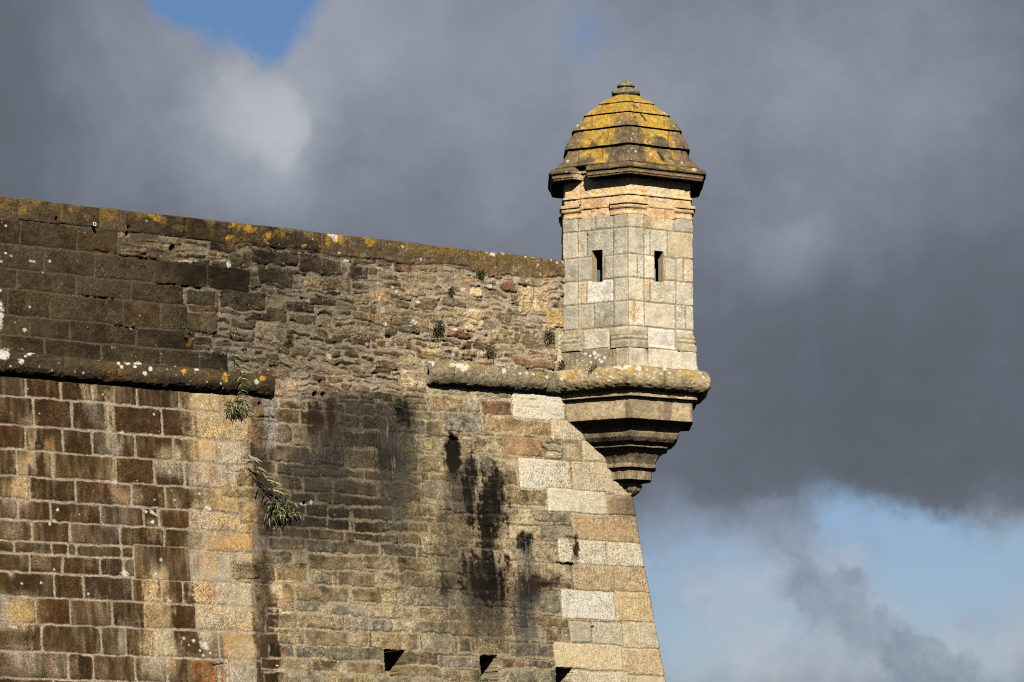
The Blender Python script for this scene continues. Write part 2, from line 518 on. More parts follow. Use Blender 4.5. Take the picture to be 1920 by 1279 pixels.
def stone_material(name, speck=.5, glint=.0, scale=1.0, bump=.6, rough=.92):
    m = bpy.data.materials.new(name)
    m.use_nodes = True
    N, L = m.node_tree.nodes, m.node_tree.links
    bs = N['Principled BSDF']
    bs.inputs['Roughness'].default_value = rough
    bs.inputs['Specular IOR Level'].default_value = .15
    at = N.new('ShaderNodeAttribute'); at.attribute_name = 'Col'
    tc = N.new('ShaderNodeTexCoord')

    def nz(s, d, r):
        n = N.new('ShaderNodeTexNoise')
        n.inputs['Scale'].default_value = s * scale
        n.inputs['Detail'].default_value = d
        n.inputs['Roughness'].default_value = r
        L.new(tc.outputs['Object'], n.inputs['Vector'])
        return n.outputs['Fac']
    a, b, c = nz(34, 4, .7), nz(80, 2, .7), nz(9, 4, .6)

    def mr(v, lo, hi, a0, a1):
        n = N.new('ShaderNodeMapRange')
        n.inputs['From Min'].default_value = lo; n.inputs['From Max'].default_value = hi
        n.inputs['To Min'].default_value = a0; n.inputs['To Max'].default_value = a1
        L.new(v, n.inputs[0]); return n.outputs[0]

    def mul(x, y):
        n = N.new('ShaderNodeMath'); n.operation = 'MULTIPLY'
        L.new(x, n.inputs[0]); L.new(y, n.inputs[1]); return n.outputs[0]
    k = mul(mul(mr(a, .3, .7, 1 - speck, 1 + speck), mr(b, .25, .75, 1 - speck, 1 + speck)), mr(c, .3, .7, 1 - speck * .35, 1 + speck * .35))
    k1 = N.new('ShaderNodeMath'); k1.operation = 'SUBTRACT'; L.new(k, k1.inputs[0]); k1.inputs[1].default_value = 1.0
    k2 = N.new('ShaderNodeMath'); k2.operation = 'MULTIPLY_ADD'; L.new(k1.outputs[0], k2.inputs[0]); L.new(at.outputs['Alpha'], k2.inputs[1]); k2.inputs[2].default_value = 1.0
    k3 = N.new('ShaderNodeMath'); k3.operation = 'MAXIMUM'; L.new(k2.outputs[0], k3.inputs[0]); k3.inputs[1].default_value = .08
    k = k3.outputs[0]
    sc = N.new('ShaderNodeVectorMath'); sc.operation = 'SCALE'
    L.new(at.outputs['Color'], sc.inputs[0]); L.new(k, sc.inputs['Scale'])
    last = sc.outputs[0]
    if glint > 0:
        g = nz(48, 2, .5)
        gm = mr(g, .61, .71, 0, glint)
        gm.node.clamp = True
        ga = N.new('ShaderNodeMath'); ga.operation = 'MULTIPLY_ADD'
        L.new(gm, ga.inputs[0]); ga.inputs[1].default_value = 3.2; ga.inputs[2].default_value = 1.0
        s2 = N.new('ShaderNodeVectorMath'); s2.operation = 'SCALE'
        L.new(last, s2.inputs[0]); L.new(ga.outputs[0], s2.inputs['Scale'])
        mn = N.new('ShaderNodeVectorMath'); mn.operation = 'MINIMUM'
        L.new(s2.outputs[0], mn.inputs[0]); mn.inputs[1].default_value = (.75, .72, .64)
        last = mn.outputs[0]
    L.new(last, bs.inputs['Base Color'])
    bp = N.new('ShaderNodeBump')
    bp.inputs['Strength'].default_value = bump
    bp.inputs['Distance'].default_value = .02
    ad = N.new('ShaderNodeMath'); ad.operation = 'ADD'
    L.new(a, ad.inputs[0]); L.new(b, ad.inputs[1])
    L.new(ad.outputs[0], bp.inputs['Height'])
    L.new(bp.outputs[0], bs.inputs['Normal'])
    return m


M_WALL = stone_material('weathered_masonry', speck=.52, glint=.34, bump=.9)
M_TOWER = stone_material('pale_granite', speck=.30, glint=0, bump=.5)
M_ROOF = stone_material('lichen_covered_stone', speck=.5, glint=.12, bump=.8)


def plain_material(name, col, rough=.8, var=.3, scale=20):
    m = bpy.data.materials.new(name)
    m.use_nodes = True
    N, L = m.node_tree.nodes, m.node_tree.links
    bs = N['Principled BSDF']
    bs.inputs['Roughness'].default_value = rough
    bs.inputs['Specular IOR Level'].default_value = .25
    tc = N.new('ShaderNodeTexCoord')
    n = N.new('ShaderNodeTexNoise'); n.inputs['Scale'].default_value = scale; n.inputs['Detail'].default_value = 4
    L.new(tc.outputs['Object'], n.inputs['Vector'])
    r = N.new('ShaderNodeValToRGB')
    r.color_ramp.elements[0].position = .3
    r.color_ramp.elements[1].position = .7
    r.color_ramp.elements[0].color = tuple(c * (1 - var) for c in col) + (1,)
    r.color_ramp.elements[1].color = tuple(min(1, c * (1 + var)) for c in col) + (1,)
    L.new(n.outputs['Fac'], r.inputs[0])
    L.new(r.outputs[0], bs.inputs['Base Color'])
    return m


def empty(name, loc):
    o = bpy.data.objects.new(name, None)
    scn.collection.objects.link(o)
    o.location = loc
    return o


def tag(o, label=None, cat=None, group=None, kind=None):
    if label: o['label'] = label
    if cat: o['category'] = cat
    if group: o['group'] = group
    if kind: o['kind'] = kind
    return o


def adopt(o, root):
    """parent while keeping the world position"""
    o.parent = root
    o.matrix_parent_inverse = root.matrix_world.inverted()
    return o


# ------------------------------------------------------------------ the wall grid
s_left = ws(-40, 640)
FINE = .0125
sg = np.concatenate([-np.array([45, 30, 20, 12, 8, 5, 3, 2, 1.4, 1.0, .7, .5, .35, .25, .18, .12, .08, .05, .025]),
                     np.arange(0, s_left, FINE),
                     s_left + np.cumsum(np.linspace(.05, 1.2, 42))])
z_vis = wz(600, 1300)
ZCOP = wz(0, 408)
zz = np.concatenate([np.arange(0, z_vis, .09), np.arange(z_vis + .01, ZTOP - .006, FINE), [ZTOP]])
SG, Z = np.meshgrid(sg, zz)
OFF = BAT * np.maximum(0, ZK - Z)
S = np.where(SG >= 0, SG - OFF, SG - OFF)       # actual distance along the seen wall
wall = Face(S, Z)


def wall_pos(SG, Z, H):
    OFF = BAT * np.maximum(0, ZK - Z)
    sgn = SG >= 0
    P = np.zeros(SG.shape + (3,))
    w = np.clip(.5 + SG / .07, 0, 1)
    nx = n1[0] * w + n2[0] * (1 - w); ny = n1[1] * w + n2[1] * (1 - w)
    ln = np.hypot(nx, ny)
    nx, ny = nx / ln, ny / ln
    for k in (0, 1):
        A = K[k] + e1[k] * (SG - OFF) + n1[k] * OFF
        B = K[k] + f2[k] * (-SG - OFF) + n2[k] * OFF
        P[..., k] = np.where(sgn, A, B)
    inset = -.035 * np.clip(1 - np.abs(SG) / .05, 0, 1) ** 2
    P[..., 0] += nx * (H + inset)
    P[..., 1] += ny * (H + inset)
    P[..., 2] = Z
    return P


base = wall_pos(SG, Z, np.zeros(SG.shape))
X, Y = project(base)
X[:, sg < 0] = 1260.0

# --- zone functions in reference coordinates
# zone B: rubble
zB = sstep(330, 400, X + 40 * fbm(S * 1.3, Z * 2.2, 3, 11)) * sstep(770, 700, Y - .035 * (X - 500)) * (Z > wz(700, 760))
wob = .030 * zB + .010
wall.Zw = Z + wob * fbm(S * 2.3, Z * 1.6, 3, 71) + .25 * wob * fbm(S * 7, Z * 5, 2, 73)
wall.Sw = S + wob * .5 * fbm(S * 3, Z * 6, 3, 75)
calm = sstep(560, 470, X) * (Y > 700) + sstep(330, 300, X)
calm = np.clip(calm, 0, 1)
wall.Zw = wall.Zw * (1 - calm) + (Z + .006 * fbm(S * 3, Z * 3, 3, 77)) * calm
wall.Sw = wall.Sw * (1 - calm) + (S + .005 * fbm(S * 4, Z * 4, 3, 78)) * calm

MO_D = np.array([.42, .345, .265])
MO_E = np.array([.31, .26, .175])
MO_B = np.array([.275, .235, .18])
MO_A = np.array([.10, .078, .054])
wall.init_mortar(MO_D, .002)
wD = sstep(560, 500, X) * (Y > 690)
wE = (1 - sstep(560, 500, X))
C0 = MO_E[None, None] * np.ones(Z.shape + (1,))
C0 = C0 * (1 - zB[..., None]) + MO_B * zB[..., None]
wA = sstep(360, 300, X) * (Z > wz(200, 690))
C0 = C0 * (1 - wA[..., None]) + MO_A * wA[..., None]
lowD = sstep(560, 500, X) * (Z < wz(200, 700))
C0 = C0 * (1 - lowD[..., None]) + MO_D * lowD[..., None]
wall.C[:] = C0 * (1 + .20 * wall.n1 + .22 * wall.nf)[..., None]

R = random.Random(11)
OCH = [(.50, .385, .235), (.53, .43, .285), (.45, .335, .20), (.49, .415, .31), (.47, .36, .235), (.50, .37, .205)]


def pal_D(r):
    c = np.array(r.choice(OCH)) * r.uniform(.8, 1.12)
    return c, dict(vein=(.42, .20, .07) if r.random() < .4 else (.40, .36, .28), veinw=.35)


def st_D(**k):
    d = dict(gap=.028, H=.016, bev=.02, rad=.028, wob=.011, rough=.006, tilt=.004, mix=.20, fuzz=.012)
    d.update(k); return d


# D: big coursed blocks, (top row y at x=0, joints)
DC = [
    (700, [47, 113, 172, 256, 335, 413, 482]), (741, [134, 202, 303, 433, 496]),
    (795, [48, 117, 172, 253, 324, 407, 493]), (841, [31, 97, 217, 288, 344, 428, 486]),
    (890, [55, 142, 246, 310, 383, 476]), (934, [33, 95, 188, 269, 297, 355, 443, 477]),
    (973, [59, 131, 224, 307, 385, 476]), (1012, [26, 96, 127, 142, 228, 249, 356, 443, 476, 512]),
    (1035, [56, 117, 187, 231, 357, 443, 474, 511, 551]), (1071, [20, 101, 156, 248, 302, 343, 406, 475, 549]),
    (1117, [67, 131, 209, 271, 368, 444, 497, 552]), (1167, [78, 188, 235, 289, 410, 532]),
    (1221, [36, 127, 174, 253, 313, 410, 431, 521]), (1271, [100, 180, 240, 330, 400, 450, 530]),
    (1318, [])]
for i in range(len(DC) - 1):
    yt, yb, js = DC[i][0], DC[i + 1][0], DC[i][1]
    z1, z0 = wz(0, yt), wz(0, yb)
    ym = (yt + yb) / 2
    xs = [ws(x, ym + .06 * x) for x in js]
    # left of the frame: random
    s = xs[0]
    edges = [s]
    while s < s_left + 22:
        s += R.uniform(.5, .95)
        edges.append(s)
    lst = sorted(set(xs + edges))
    for a, b in zip(lst[:-1], lst[1:]):
        c, kk = pal_D(R)
        if i == 3 and abs(a - ws(344, ym + 20)) < .03:
            c = np.array([.40, .33, .235]); kk = {}
        wall.stone(a, b, z0, z1, c, rnd=R, **st_D(**kk))
# two tall stones and a small one over the regular courses
for (x0, x1, yt, yb) in [(249, 356, 1023, 1089), (358, 443, 1038, 1093)]:
    c, kk = pal_D(R)
    wall.stone(ws(x0, yt), ws(x1, yt), wz((x0 + x1) / 2, yb), wz((x0 + x1) / 2, yt), c, rnd=R, mort=MO_D, **st_D(**kk))
# courses below the frame down to the ground
z = wz(0, 1318)
while z > 0:
    h = R.uniform(.34, .46)
    row_fill(wall, ws(560, 1300), s_left + 20, z - h, z, .5, .95, pal_D, R, **st_D())
    z -= h

# E: thin coursed rubble between the blocks and the quoins
BRN = [(.20, .145, .082), (.165, .12, .07), (.225, .165, .09), (.185, .165, .12), (.17, .16, .135), (.27, .185, .085), (.25, .20, .125), (.14, .095, .055), (.30, .23, .14)]


def pal_E(r):
    c = (np.array(r.choice(BRN)) * .6 + np.array([.20, .165, .105]) * .4) * r.uniform(.85, 1.2)
    return c, dict(vein=(.40, .31, .19), veinw=r.uniform(0, .5), H=r.uniform(.006, .022))


def st_E(**k):
    d = dict(gap=.026, H=.014, bev=.022, rad=.030, wob=.017, rough=.014, tilt=.012, mix=.42, fuzz=.018, jit=.012)
    d.update(k); return d


ER = [735, 762, 779, 808, 845, 880, 901, 930, 951, 975, 998, 1017, 1040, 1067, 1099, 1131, 1157, 1186, 1216, 1240, 1264, 1292, 1320]
endx = lambda y: np.interp(y, [700, 760, 800, 900, 1000, 1080, 1130, 1180, 1230, 1300], [500, 492, 494, 490, 500, 512, 549, 552, 535, 530])
for i in range(len(ER) - 1):
    ym = (ER[i] + ER[i + 1]) / 2
    z1, z0 = wz(700, ER[i]), wz(700, ER[i + 1])
    row_fill(wall, ws(1150, ym), ws(endx(ym), ym), z0, z1, .42, .85, pal_E, R, stagger=.02, **st_E())
z = wz(700, 1320)
while z > 0:
    h = R.uniform(.2, .3)
    row_fill(wall, -BAT * (ZK - z), ws(550, 1300), z - h, z, .35, .8, pal_E, R, stagger=.02, **st_E())
    z -= h


def px_stone(face_kw, x0, x1, yt, yb, col, **k):
    xm = (x0 + x1) / 2
    d = dict(face_kw); d.update(k)
    ym = (yt + yb) / 2
    wall.stone(ws(x0, ym), ws(x1, ym), wz(xm, yb), wz(xm, yt), col, rnd=R, **d)


E_ = st_E(mort=MO_E)
brown, dbrown, ochre, grey, tan, red, blue, yel = (.165, .120, .066), (.095, .068, .040), (.235, .165, .085), (.175, .155, .110), (.33, .265, .165), (.10, .040, .024), (.155, .150, .125), (.26, .21, .10)
for (x0, x1, yt, yb, c) in [
        (648, 703, 756, 780, dbrown), (704, 728, 755, 781, tan), (648, 675, 778, 804, dbrown), (676, 726, 781, 808, ochre),
        (642, 717, 809, 842, dbrown), (650, 706, 845, 878, brown), (709, 784, 848, 882, dbrown), (786, 830, 820, 846, tan),
        (689, 745, 883, 903, brown), (603, 684, 880, 898, dbrown), (546, 601, 878, 895, dbrown), (762, 790, 892, 908, brown),
        (793, 845, 901, 939, grey), (648, 708, 903, 930, brown), (711, 722, 906, 932, ochre), (724, 788, 908, 938, dbrown),
        (621, 740, 932, 950, brown), (613, 657, 950, 971, dbrown), (661, 739, 952, 975, brown), (751, 815, 944, 970, ochre),
        (661, 724, 976, 998, brown), (728, 806, 980, 1000, dbrown), (663, 735, 999, 1017, dbrown), (745, 786, 1001, 1021, brown),
        (620, 714, 1018, 1040, grey), (717, 783, 1021, 1043, dbrown), (791, 845, 1002, 1043, tan),
        (576, 681, 1040, 1068, brown), (684, 741, 1041, 1068, brown), (742, 806, 1043, 1072, brown), (813, 890, 1046, 1076, blue),
        (577, 625, 1068, 1098, grey), (631, 704, 1070, 1099, brown), (712, 760, 1073, 1099, tan), (767, 831, 1074, 1105, brown),
        (550, 656, 1098, 1130, brown), (660, 715, 1102, 1132, (.20, .14, .05)), (714, 740, 1106, 1135, yel), (745, 842, 1103, 1140, grey),
        (552, 616, 1128, 1150, grey), (622, 686, 1132, 1154, blue), (688, 786, 1137, 1161, tan), (790, 832, 1143, 1166, ochre),
        (573, 642, 1153, 1180, brown), (645, 733, 1159, 1185, blue), (736, 772, 1163, 1187, tan), (775, 850, 1165, 1189, grey),
        (571, 692, 1182, 1214, brown), (696, 788, 1187, 1221, ochre), (790, 860, 1190, 1224, grey),
        (618, 722, 1213, 1238, grey), (757, 850, 1222, 1248, brown), (648, 721, 1240, 1264, ochre), (757, 828, 1249, 1272, brown),
        (540, 610, 1257, 1292, grey), (612, 697, 1263, 1290, yel), (699, 840, 1268, 1295, grey),
        # towards the quoins
        (809, 885, 722, 742, grey), (890, 960, 730, 748, grey), (809, 868, 741, 773, ochre), (871, 901, 747, 775, grey),
        (901, 960, 752, 780, red), (830, 906, 775, 812, blue), (912, 1034, 782, 816, ochre), (885, 941, 817, 853, tan),
        (942, 1018, 819, 856, (.26, .16, .08)), (1056, 1092, 829, 862, tan), (1019, 1054, 826, 835, dbrown), (1020, 1052, 837, 843, dbrown), (1024, 1054, 846, 858, tan),
        (867, 925, 853, 895, grey), (934, 971, 860, 878, tan), (934, 971, 879, 911, brown), (947, 1024, 913, 949, brown),
        (890, 945, 915, 948, brown), (1000, 1071, 955, 980, grey), (945, 998, 952, 980, tan), (955, 1006, 983, 1010, tan), (1008, 1071, 985, 1010, grey),
        (942, 1000, 1013, 1050, tan), (1003, 1046, 1014, 1053, tan), (940, 1016, 1052, 1085, ochre), (1019, 1074, 1056, 1087, tan),
        (1003, 1050, 1105, 1151, grey), (932, 1000, 1090, 1130, brown), (1003, 1072, 1088, 1104, brown), (992, 1067, 1155, 1176, brown),
        (1022, 1056, 1179, 1204, (.20, .12, .07)), (940, 990, 1150, 1178, tan), (955, 1038, 1206, 1235, grey), (988, 1035, 1238, 1254, grey),
        (820, 901, 1229, 1254, blue), (831, 899, 1257, 1280, brown), (934, 1044, 1256, 1290, grey), (940, 985, 1232, 1256, (.24, .14, .08))]:
    mu_ = .25 if (x0 > 850 or c is red) else .42
    px_stone(E_, x0, x1, yt, yb, (np.array(c) * (1 - mu_) + np.array([.20, .165, .108]) * mu_) * R.uniform(.95, 1.2), H=R.uniform(.006, .022))

# quoins and large dressed granite
GR, WH, TN = (.61, .545, .42), (.70, .675, .59), (.55, .455, .32)
Q_ = dict(gap=.020, H=.026, bev=.016, rad=.018, wob=.006, rough=.005, tilt=.004, mix=.10, fuzz=.012, mort=(.46, .37, .24), jit=.005)
for (x0, x1, yt, yb, c) in [
        (961, 1058, 739, 790, GR), (1034, 1125, 790, 828, TN), (1092, 1170, 828, 868, TN),
        (973, 1070, 861, 920, GR), (1072, 1150, 866, 925, TN), (1150, 1200, 880, 932, TN),
        (1026, 1137, 918, 964, GR), (1137, 1215, 930, 968, (.33, .26, .165)),
        (1073, 1134, 965, 1016, (.46, .34, .20)), (1134, 1225, 967, 1019, (.40, .29, .17)), (1047, 1138, 1012, 1060, GR), (1138, 1230, 1017, 1064, GR),
        (1075, 1153, 1060, 1109, (.42, .33, .21)), (1153, 1240, 1063, 1112, (.47, .37, .23)), (1052, 1154, 1107, 1163, WH), (1154, 1250, 1111, 1168, (.60, .46, .27)),
        (1068, 1109, 1164, 1206, (.40, .37, .30)), (1110, 1168, 1166, 1212, (.52, .47, .36)), (1168, 1260, 1168, 1218, (.54, .46, .33)),
        (1039, 1167, 1206, 1257, (.62, .51, .33)), (1167, 1270, 1216, 1268, (.53, .41, .26)), (1072, 1180, 1258, 1310, (.60, .52, .38)), (1180, 1280, 1268, 1315, TN),
        (1110, 1200, 735, 790, GR), (1120, 1200, 790, 830, GR)]:
    px_stone(Q_, x0, x1, yt, yb, np.array(c) * R.uniform(.95, 1.05), vein=(.46, .32, .17), veinw=.25)
z = wz(1150, 1313)
k = 0
while z > 0:
    h = .44
    wq = .95 if k % 2 else .6
    wall.stone(-BAT * (ZK - z + h) - .1, -BAT * (ZK - z) + wq, z - h, z, GR, rnd=R, **Q_)
    z -= h; k += 1

# A: dark dressed courses of the parapet
DK = [(.047, .033, .019), (.054, .039, .023), (.040, .029, .018), (.064, .045, .026), (.052, .033, .017)]


def st_A(**k):
    d = dict(gap=.020, H=.014, bev=.018, rad=.018, wob=.008, rough=.009, tilt=.006, mix=.30, fuzz=.012, mort=MO_A)
    d.update(k); return d


def pal_A(r):
    return np.array(r.choice(DK)) * r.uniform(.85, 1.3), dict(vein=(.065, .052, .030), veinw=.4)


AC = [(408, [37, 144, 221], 221), (455, [83, 177, 289, 388, 468], 468), (502, [32, 143, 246, 343], 343),
      (540, [94, 231, 300, 352], 352), (589, [55, 130, 255, 364], 364), (627, [83, 190, 300, 374, 427], 427), (668, [83, 200, 310, 427], 427), (706, [], 0)]
# B: rubble fill first
DKB = [(.075, .055, .036), (.12, .088, .055), (.145, .10, .06), (.10, .07, .045), (.20, .15, .092), (.16, .125, .08), (.32, .245, .15), (.13, .10, .06), (.24, .175, .10), (.15, .13, .095), (.28, .22, .14), (.18, .14, .09), (.20, .16, .11), (.13, .068, .04)]


def pal_B(r):
    return np.array(r.choice(DKB)) * r.uniform(.85, 1.2), dict(vein=(.26, .19, .11), veinw=r.uniform(0, .4), H=r.uniform(.012, .036))


def st_B(**k):
    d = dict(gap=.032, H=.026, bev=.022, rad=.034, wob=.018, rough=.015, tilt=.020, mix=.38, fuzz=.011, jit=.026)
    d.update(k); return d


z = ZCOP + .02
zlo = wz(650, 748)
sB = ws(798, 722)
zBr = wz(860, 726)
while z > zlo:
    h = R.choice([.10, .12, .13, .16, .18, .22])
    s = -.1 if z - h > zBr else sB
    smx = ws(215, 480) if z - h > wz(200, 716) else ws(508, 740)
    while s < smx - .1:
        w = R.uniform(.2, .5) if h < .16 else R.uniform(.26, .58)
        zm = z - h / 2
        if h > .13 and R.random() < .35:
            c, kk = pal_B(R); wall.stone(s, s + w, z - h / 2, z, c, rnd=R, **st_B(**kk))
            c, kk = pal_B(R); wall.stone(s, s + w * .9, z - h, z - h / 2, c, rnd=R, **st_B(**kk))
        else:
            c, kk = pal_B(R)
            wall.stone(s, s + w, z - h + R.uniform(-.02, .02), z + R.uniform(-.015, .015), c, rnd=R, **st_B(**kk))
        s += w
    z -= h
for (x0, x1, yt, yb, c) in [
        (478, 532, 603, 642, (.40, .32, .21)), (568, 601, 520, 540, (.42, .31, .17)), (603, 660, 520, 548, (.24, .18, .11)),
        (695, 731, 550, 573, (.34, .23, .14)), (662, 694, 548, 574, (.28, .21, .13)), (737, 770, 558, 578, (.13, .085, .05)), (774, 819, 560, 582, (.13, .08, .05)),
        (658, 697, 636, 652, (.12, .055, .035)), (704, 726, 635, 652, (.24, .125, .06)), (728, 762, 633, 652, (.16, .095, .055)), (774, 802, 638, 650, (.13, .07, .04)),
        (699, 753, 656, 670, (.11, .062, .04)), (869, 895, 607, 628, (.44, .34, .20)), (971, 1000, 535, 585, (.36, .26, .15)), (1000, 1028, 535, 585, (.38, .28, .16)),
        (1024, 1057, 577, 619, (.42, .28, .13)), (974, 1044, 613, 652, (.17, .13, .085)), (929, 964, 616, 635, (.24, .18, .10)), (879, 907, 538, 560, (.36, .28, .17)),
        (760, 798, 535, 557, (.27, .20, .13)), (658, 729, 586, 609, (.20, .145, .08)), (736, 807, 592, 615, (.18, .13, .08)),
        (748, 782, 689, 722, (.40, .31, .20)), (782, 800, 670, 722, (.30, .24, .16)), (509, 536, 710, 745, (.36, .26, .18)), (536, 562, 712, 746, (.38, .27, .17)),
        (580, 629, 559, 576, (.09, .07, .045)), (863, 886, 644, 658, (.12, .05, .035)), (960, 1044, 672, 692, (.16, .10, .055)), (914, 958, 628, 650, (.25, .20, .12)),
        (1044, 1062, 620, 690, (.34, .29, .19)), (850, 930, 580, 600, (.33, .25, .15)), (600, 660, 690, 706, (.27, .20, .13)), (560, 600, 725, 745, (.30, .24, .16)),
        (483, 545, 690, 706, (.22, .14, .08)), (410, 500, 545, 585, (.115, .085, .055)), (345, 405, 545, 575, (.10, .08, .05)), (590, 625, 688, 702, (.3, .23, .15)),
        (340, 408, 585, 627, (.12, .088, .052)), (640, 690, 612, 632, (.30, .24, .16)), (820, 860, 690, 700, (.2, .15, .1)),
        (470, 560, 470, 500, (.075, .055, .038)), (560, 640, 480, 515, (.085, .06, .04)), (480, 550, 505, 535, (.085, .065, .04)), (650, 690, 500, 522, (.07, .045, .03))]:
    px_stone(st_B(mort=MO_B), x0, x1, yt, yb, np.array(c) * R.uniform(.95, 1.15), jit=.014)
for i in range(len(AC) - 1):
    yt, js, xe = AC[i]
    yb = AC[i + 1][0]
    z1, z0 = wz(0, yt), wz(0, yb)
    ym = (yt + yb) / 2
    xs = [ws(x, ym + .09 * x) for x in js]
    s = max(xs)
    edges = [s]
    while s < s_left + 22:
        s += R.uniform(.6, 1.0); edges.append(s)
    lst = sorted(set(xs + edges))
    for a, b in zip(lst[:-1], lst[1:]):
        c, kk = pal_A(R)
        wall.stone(a, b, z0, z1, c, rnd=R, **st_A(**kk))
# coping row
js = [111, 186, 239, 347, 436, 500, 556, 602, 652, 715, 780, 832, 880, 935, 990, 1018, 1060, 1200]
sc = sorted([ws(x, 385 + .11 * x) for x in js])
s = sc[-1]
while s < s_left + 22:
    s += R.uniform(.6, .9); sc.append(s)
for a, b in zip(sc[:-1], sc[1:]):
    c, kk = pal_A(R)
    kk['H'] = .028
    ck = 1.5 if (a + b) / 2 > ws(600, 450) else 2.3
    wall.stone(a, b, ZCOP - R.uniform(0, .03), ZTOP + .05, np.array(c) * ck, rnd=R, **st_A(rough=.010, mort=np.array(c) * ck * .8, gap=.014, **{k_: v_ for k_, v_ in kk.items() if k_ != 'mort'}))

# ------------------------------------------------------------------ weathering (albedo stains)
H, C = wall.H, wall.C
# dark slivers and pits between the small stones, pale mortar smears
sl_ = fbm(S * 5 + 3, Z * 24, 4, 280) + .4 * wall.nf
pit = sstep(.52, .78, sl_) * np.clip(zB + .35 * (1 - sstep(560, 500, X)), 0, 1) * (Z < ZCOP)
H -= .014 * pit
C[:] = mixc(C, (.045, .033, .022), pit * .5)
sm_ = fbm(S * 6, Z * 13, 4, 284) + .4 * wall.nf
C[:] = mixc(C, (.36, .30, .22), sstep(.55, .9, sm_) * zB * .35)
nx = fbm(S * .9, Z * .35, 3, 301)
Xw = X + 10 * nx + 5 * fbm(S * 4, Z * 2.2, 3, 305) + 9 * fbm(S * 15, Z * 1.3, 4, 306) + 5 * fbm(S * 20, Z * 20, 3, 307) + 3.5 * wall.rid
Yw = Y + 9 * fbm(S * 1.7, Z * 1.7, 3, 309)


def patch(x, y, rx, ry, soft=.45, wx=None, wy=None):
    """soft rounded rectangle centred x,y"""
    a = np.abs((Xw if wx is None else wx) - x) / rx
    b = np.abs((Yw if wy is None else wy) - y) / ry
    return sstep(1 + soft, 1 - soft, a) * sstep(1 + soft, 1 - soft, b)


lower = Z < np.where(X < 520, wz(200, 712), wz(700, 735))
T = np.zeros(Z.shape)
# old brown crust on the block masonry
T += .97 * sstep(385, 340, Xw) * lower
T += .35 * sstep(385, 430, Xw) * sstep(480, 440, Xw) * lower * .1
for (x, y, rx, ry, a) in [(155, 735, 12, 30, .55), (170, 775, 10, 26, .25), (205, 770, 7, 40, .5), (54, 830, 7, 40, .6), (85, 860, 10, 30, .45), (42, 890, 12, 45, .9), (208, 870, 10, 60, .45),
                          (28, 1150, 36, 30, .75), (35, 1235, 30, 35, .35), (290, 1110, 14, 36, .9), (300, 1200, 28, 60, .75), (25, 920, 14, 24, .3),
                          (316, 868, 26, 26, .7), (290, 990, 12, 25, .4), (230, 930, 28, 20, .35), (90, 1250, 50, 25, .3), (230, 1190, 14, 30, .3),
                          (310, 940, 22, 20, .25), (60, 1050, 24, 16, .25), (30, 1000, 24, 20, .2), (375, 1110, 18, 30, .6), (353, 820, 8, 90, .35)]:
    T -= a * patch(x, y, rx, ry, .6)
T += .90 * patch(496, 1000, 19, 320, .35) * lower * sstep(740, 800, Y)
T += .5 * patch(350, 800, 14, 60, .6) + .75 * patch(392, 1250, 26, 60, .5) + .6 * patch(356, 1150, 20, 60, .5)
T += .7 * patch(505, 1230, 22, 60, .5) + .5 * patch(420, 850, 12, 14, .7) + .45 * patch(412, 875, 8, 24, .7) + .45 * patch(375, 930, 26, 20, .6)
T -= .75 * patch(535, 1140, 12, 60, .5) + .4 * patch(468, 1180, 12, 80, .6)
# thin-coursed masonry: general grime
T += .55 * patch(640, 880, 110, 130, .5) * lower + .40 * patch(600, 960, 90, 60, .6) + .2 * patch(700, 1000, 130, 80, .7)
T += .35 * patch(690, 770, 60, 60, .6) * lower
T = T * (1 + .07 * wall.rid) + (.16 * fbm(S * 2.2, Z * 1.1, 4, 330) + .14 * fbm(S * 16, Z * 3, 4, 331)) * (T > .02)
T = np.clip(T, 0, 1)
cr_ = np.array([.112, .082, .056])          # what the crust does to a clean ochre stone
cov = wall.cov
stain = T[..., None] * cov[..., None]
crust_var = (1 + .35 * fbm(S * 5, Z * 4, 4, 340))[..., None]
C[:] = C * (1 - stain) + C * cr_ * 1.18 * crust_var * stain
dm = (T * (1 - cov) * .25)[..., None]
C[:] = C * (1 - dm) + C * .35 * dm

# upper parapet: darker to the left and to the top
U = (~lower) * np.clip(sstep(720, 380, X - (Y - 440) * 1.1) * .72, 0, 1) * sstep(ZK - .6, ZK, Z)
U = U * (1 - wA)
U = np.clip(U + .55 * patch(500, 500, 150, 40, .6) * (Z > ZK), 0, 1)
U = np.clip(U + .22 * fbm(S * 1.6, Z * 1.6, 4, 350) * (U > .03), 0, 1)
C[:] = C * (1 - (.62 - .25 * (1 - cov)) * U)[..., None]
# warm tan wash on the right part of the rubble
W = sstep(560, 950, X + (Y - 560) * 1.2) * (~lower)
C[:] = C * (1 + .62 * W[..., None] * np.array([1.05, 1.0, .88]))
wgr = patch(880, 570, 160, 60, .6) * .3
C[:] = mixc(C, (.30, .22, .13), np.clip(wgr * (fbm(S * 5, Z * 7, 3, 351) + .5), 0, .5))

WE = sstep(740, 880, Xw) * sstep(1090, 1000, Xw) * lower * sstep(1150, 1050, Y)
C[:] = C * (1 + .34 * WE[..., None])
WE = patch(640, 1190, 260, 120, .5) * lower
C[:] = C * (1 + .18 * WE[..., None])
ST_ = sstep(375, 400, Xw) * sstep(490, 460, Xw) * lower
C[:] = C * (1 - .16 * ST_[..., None])
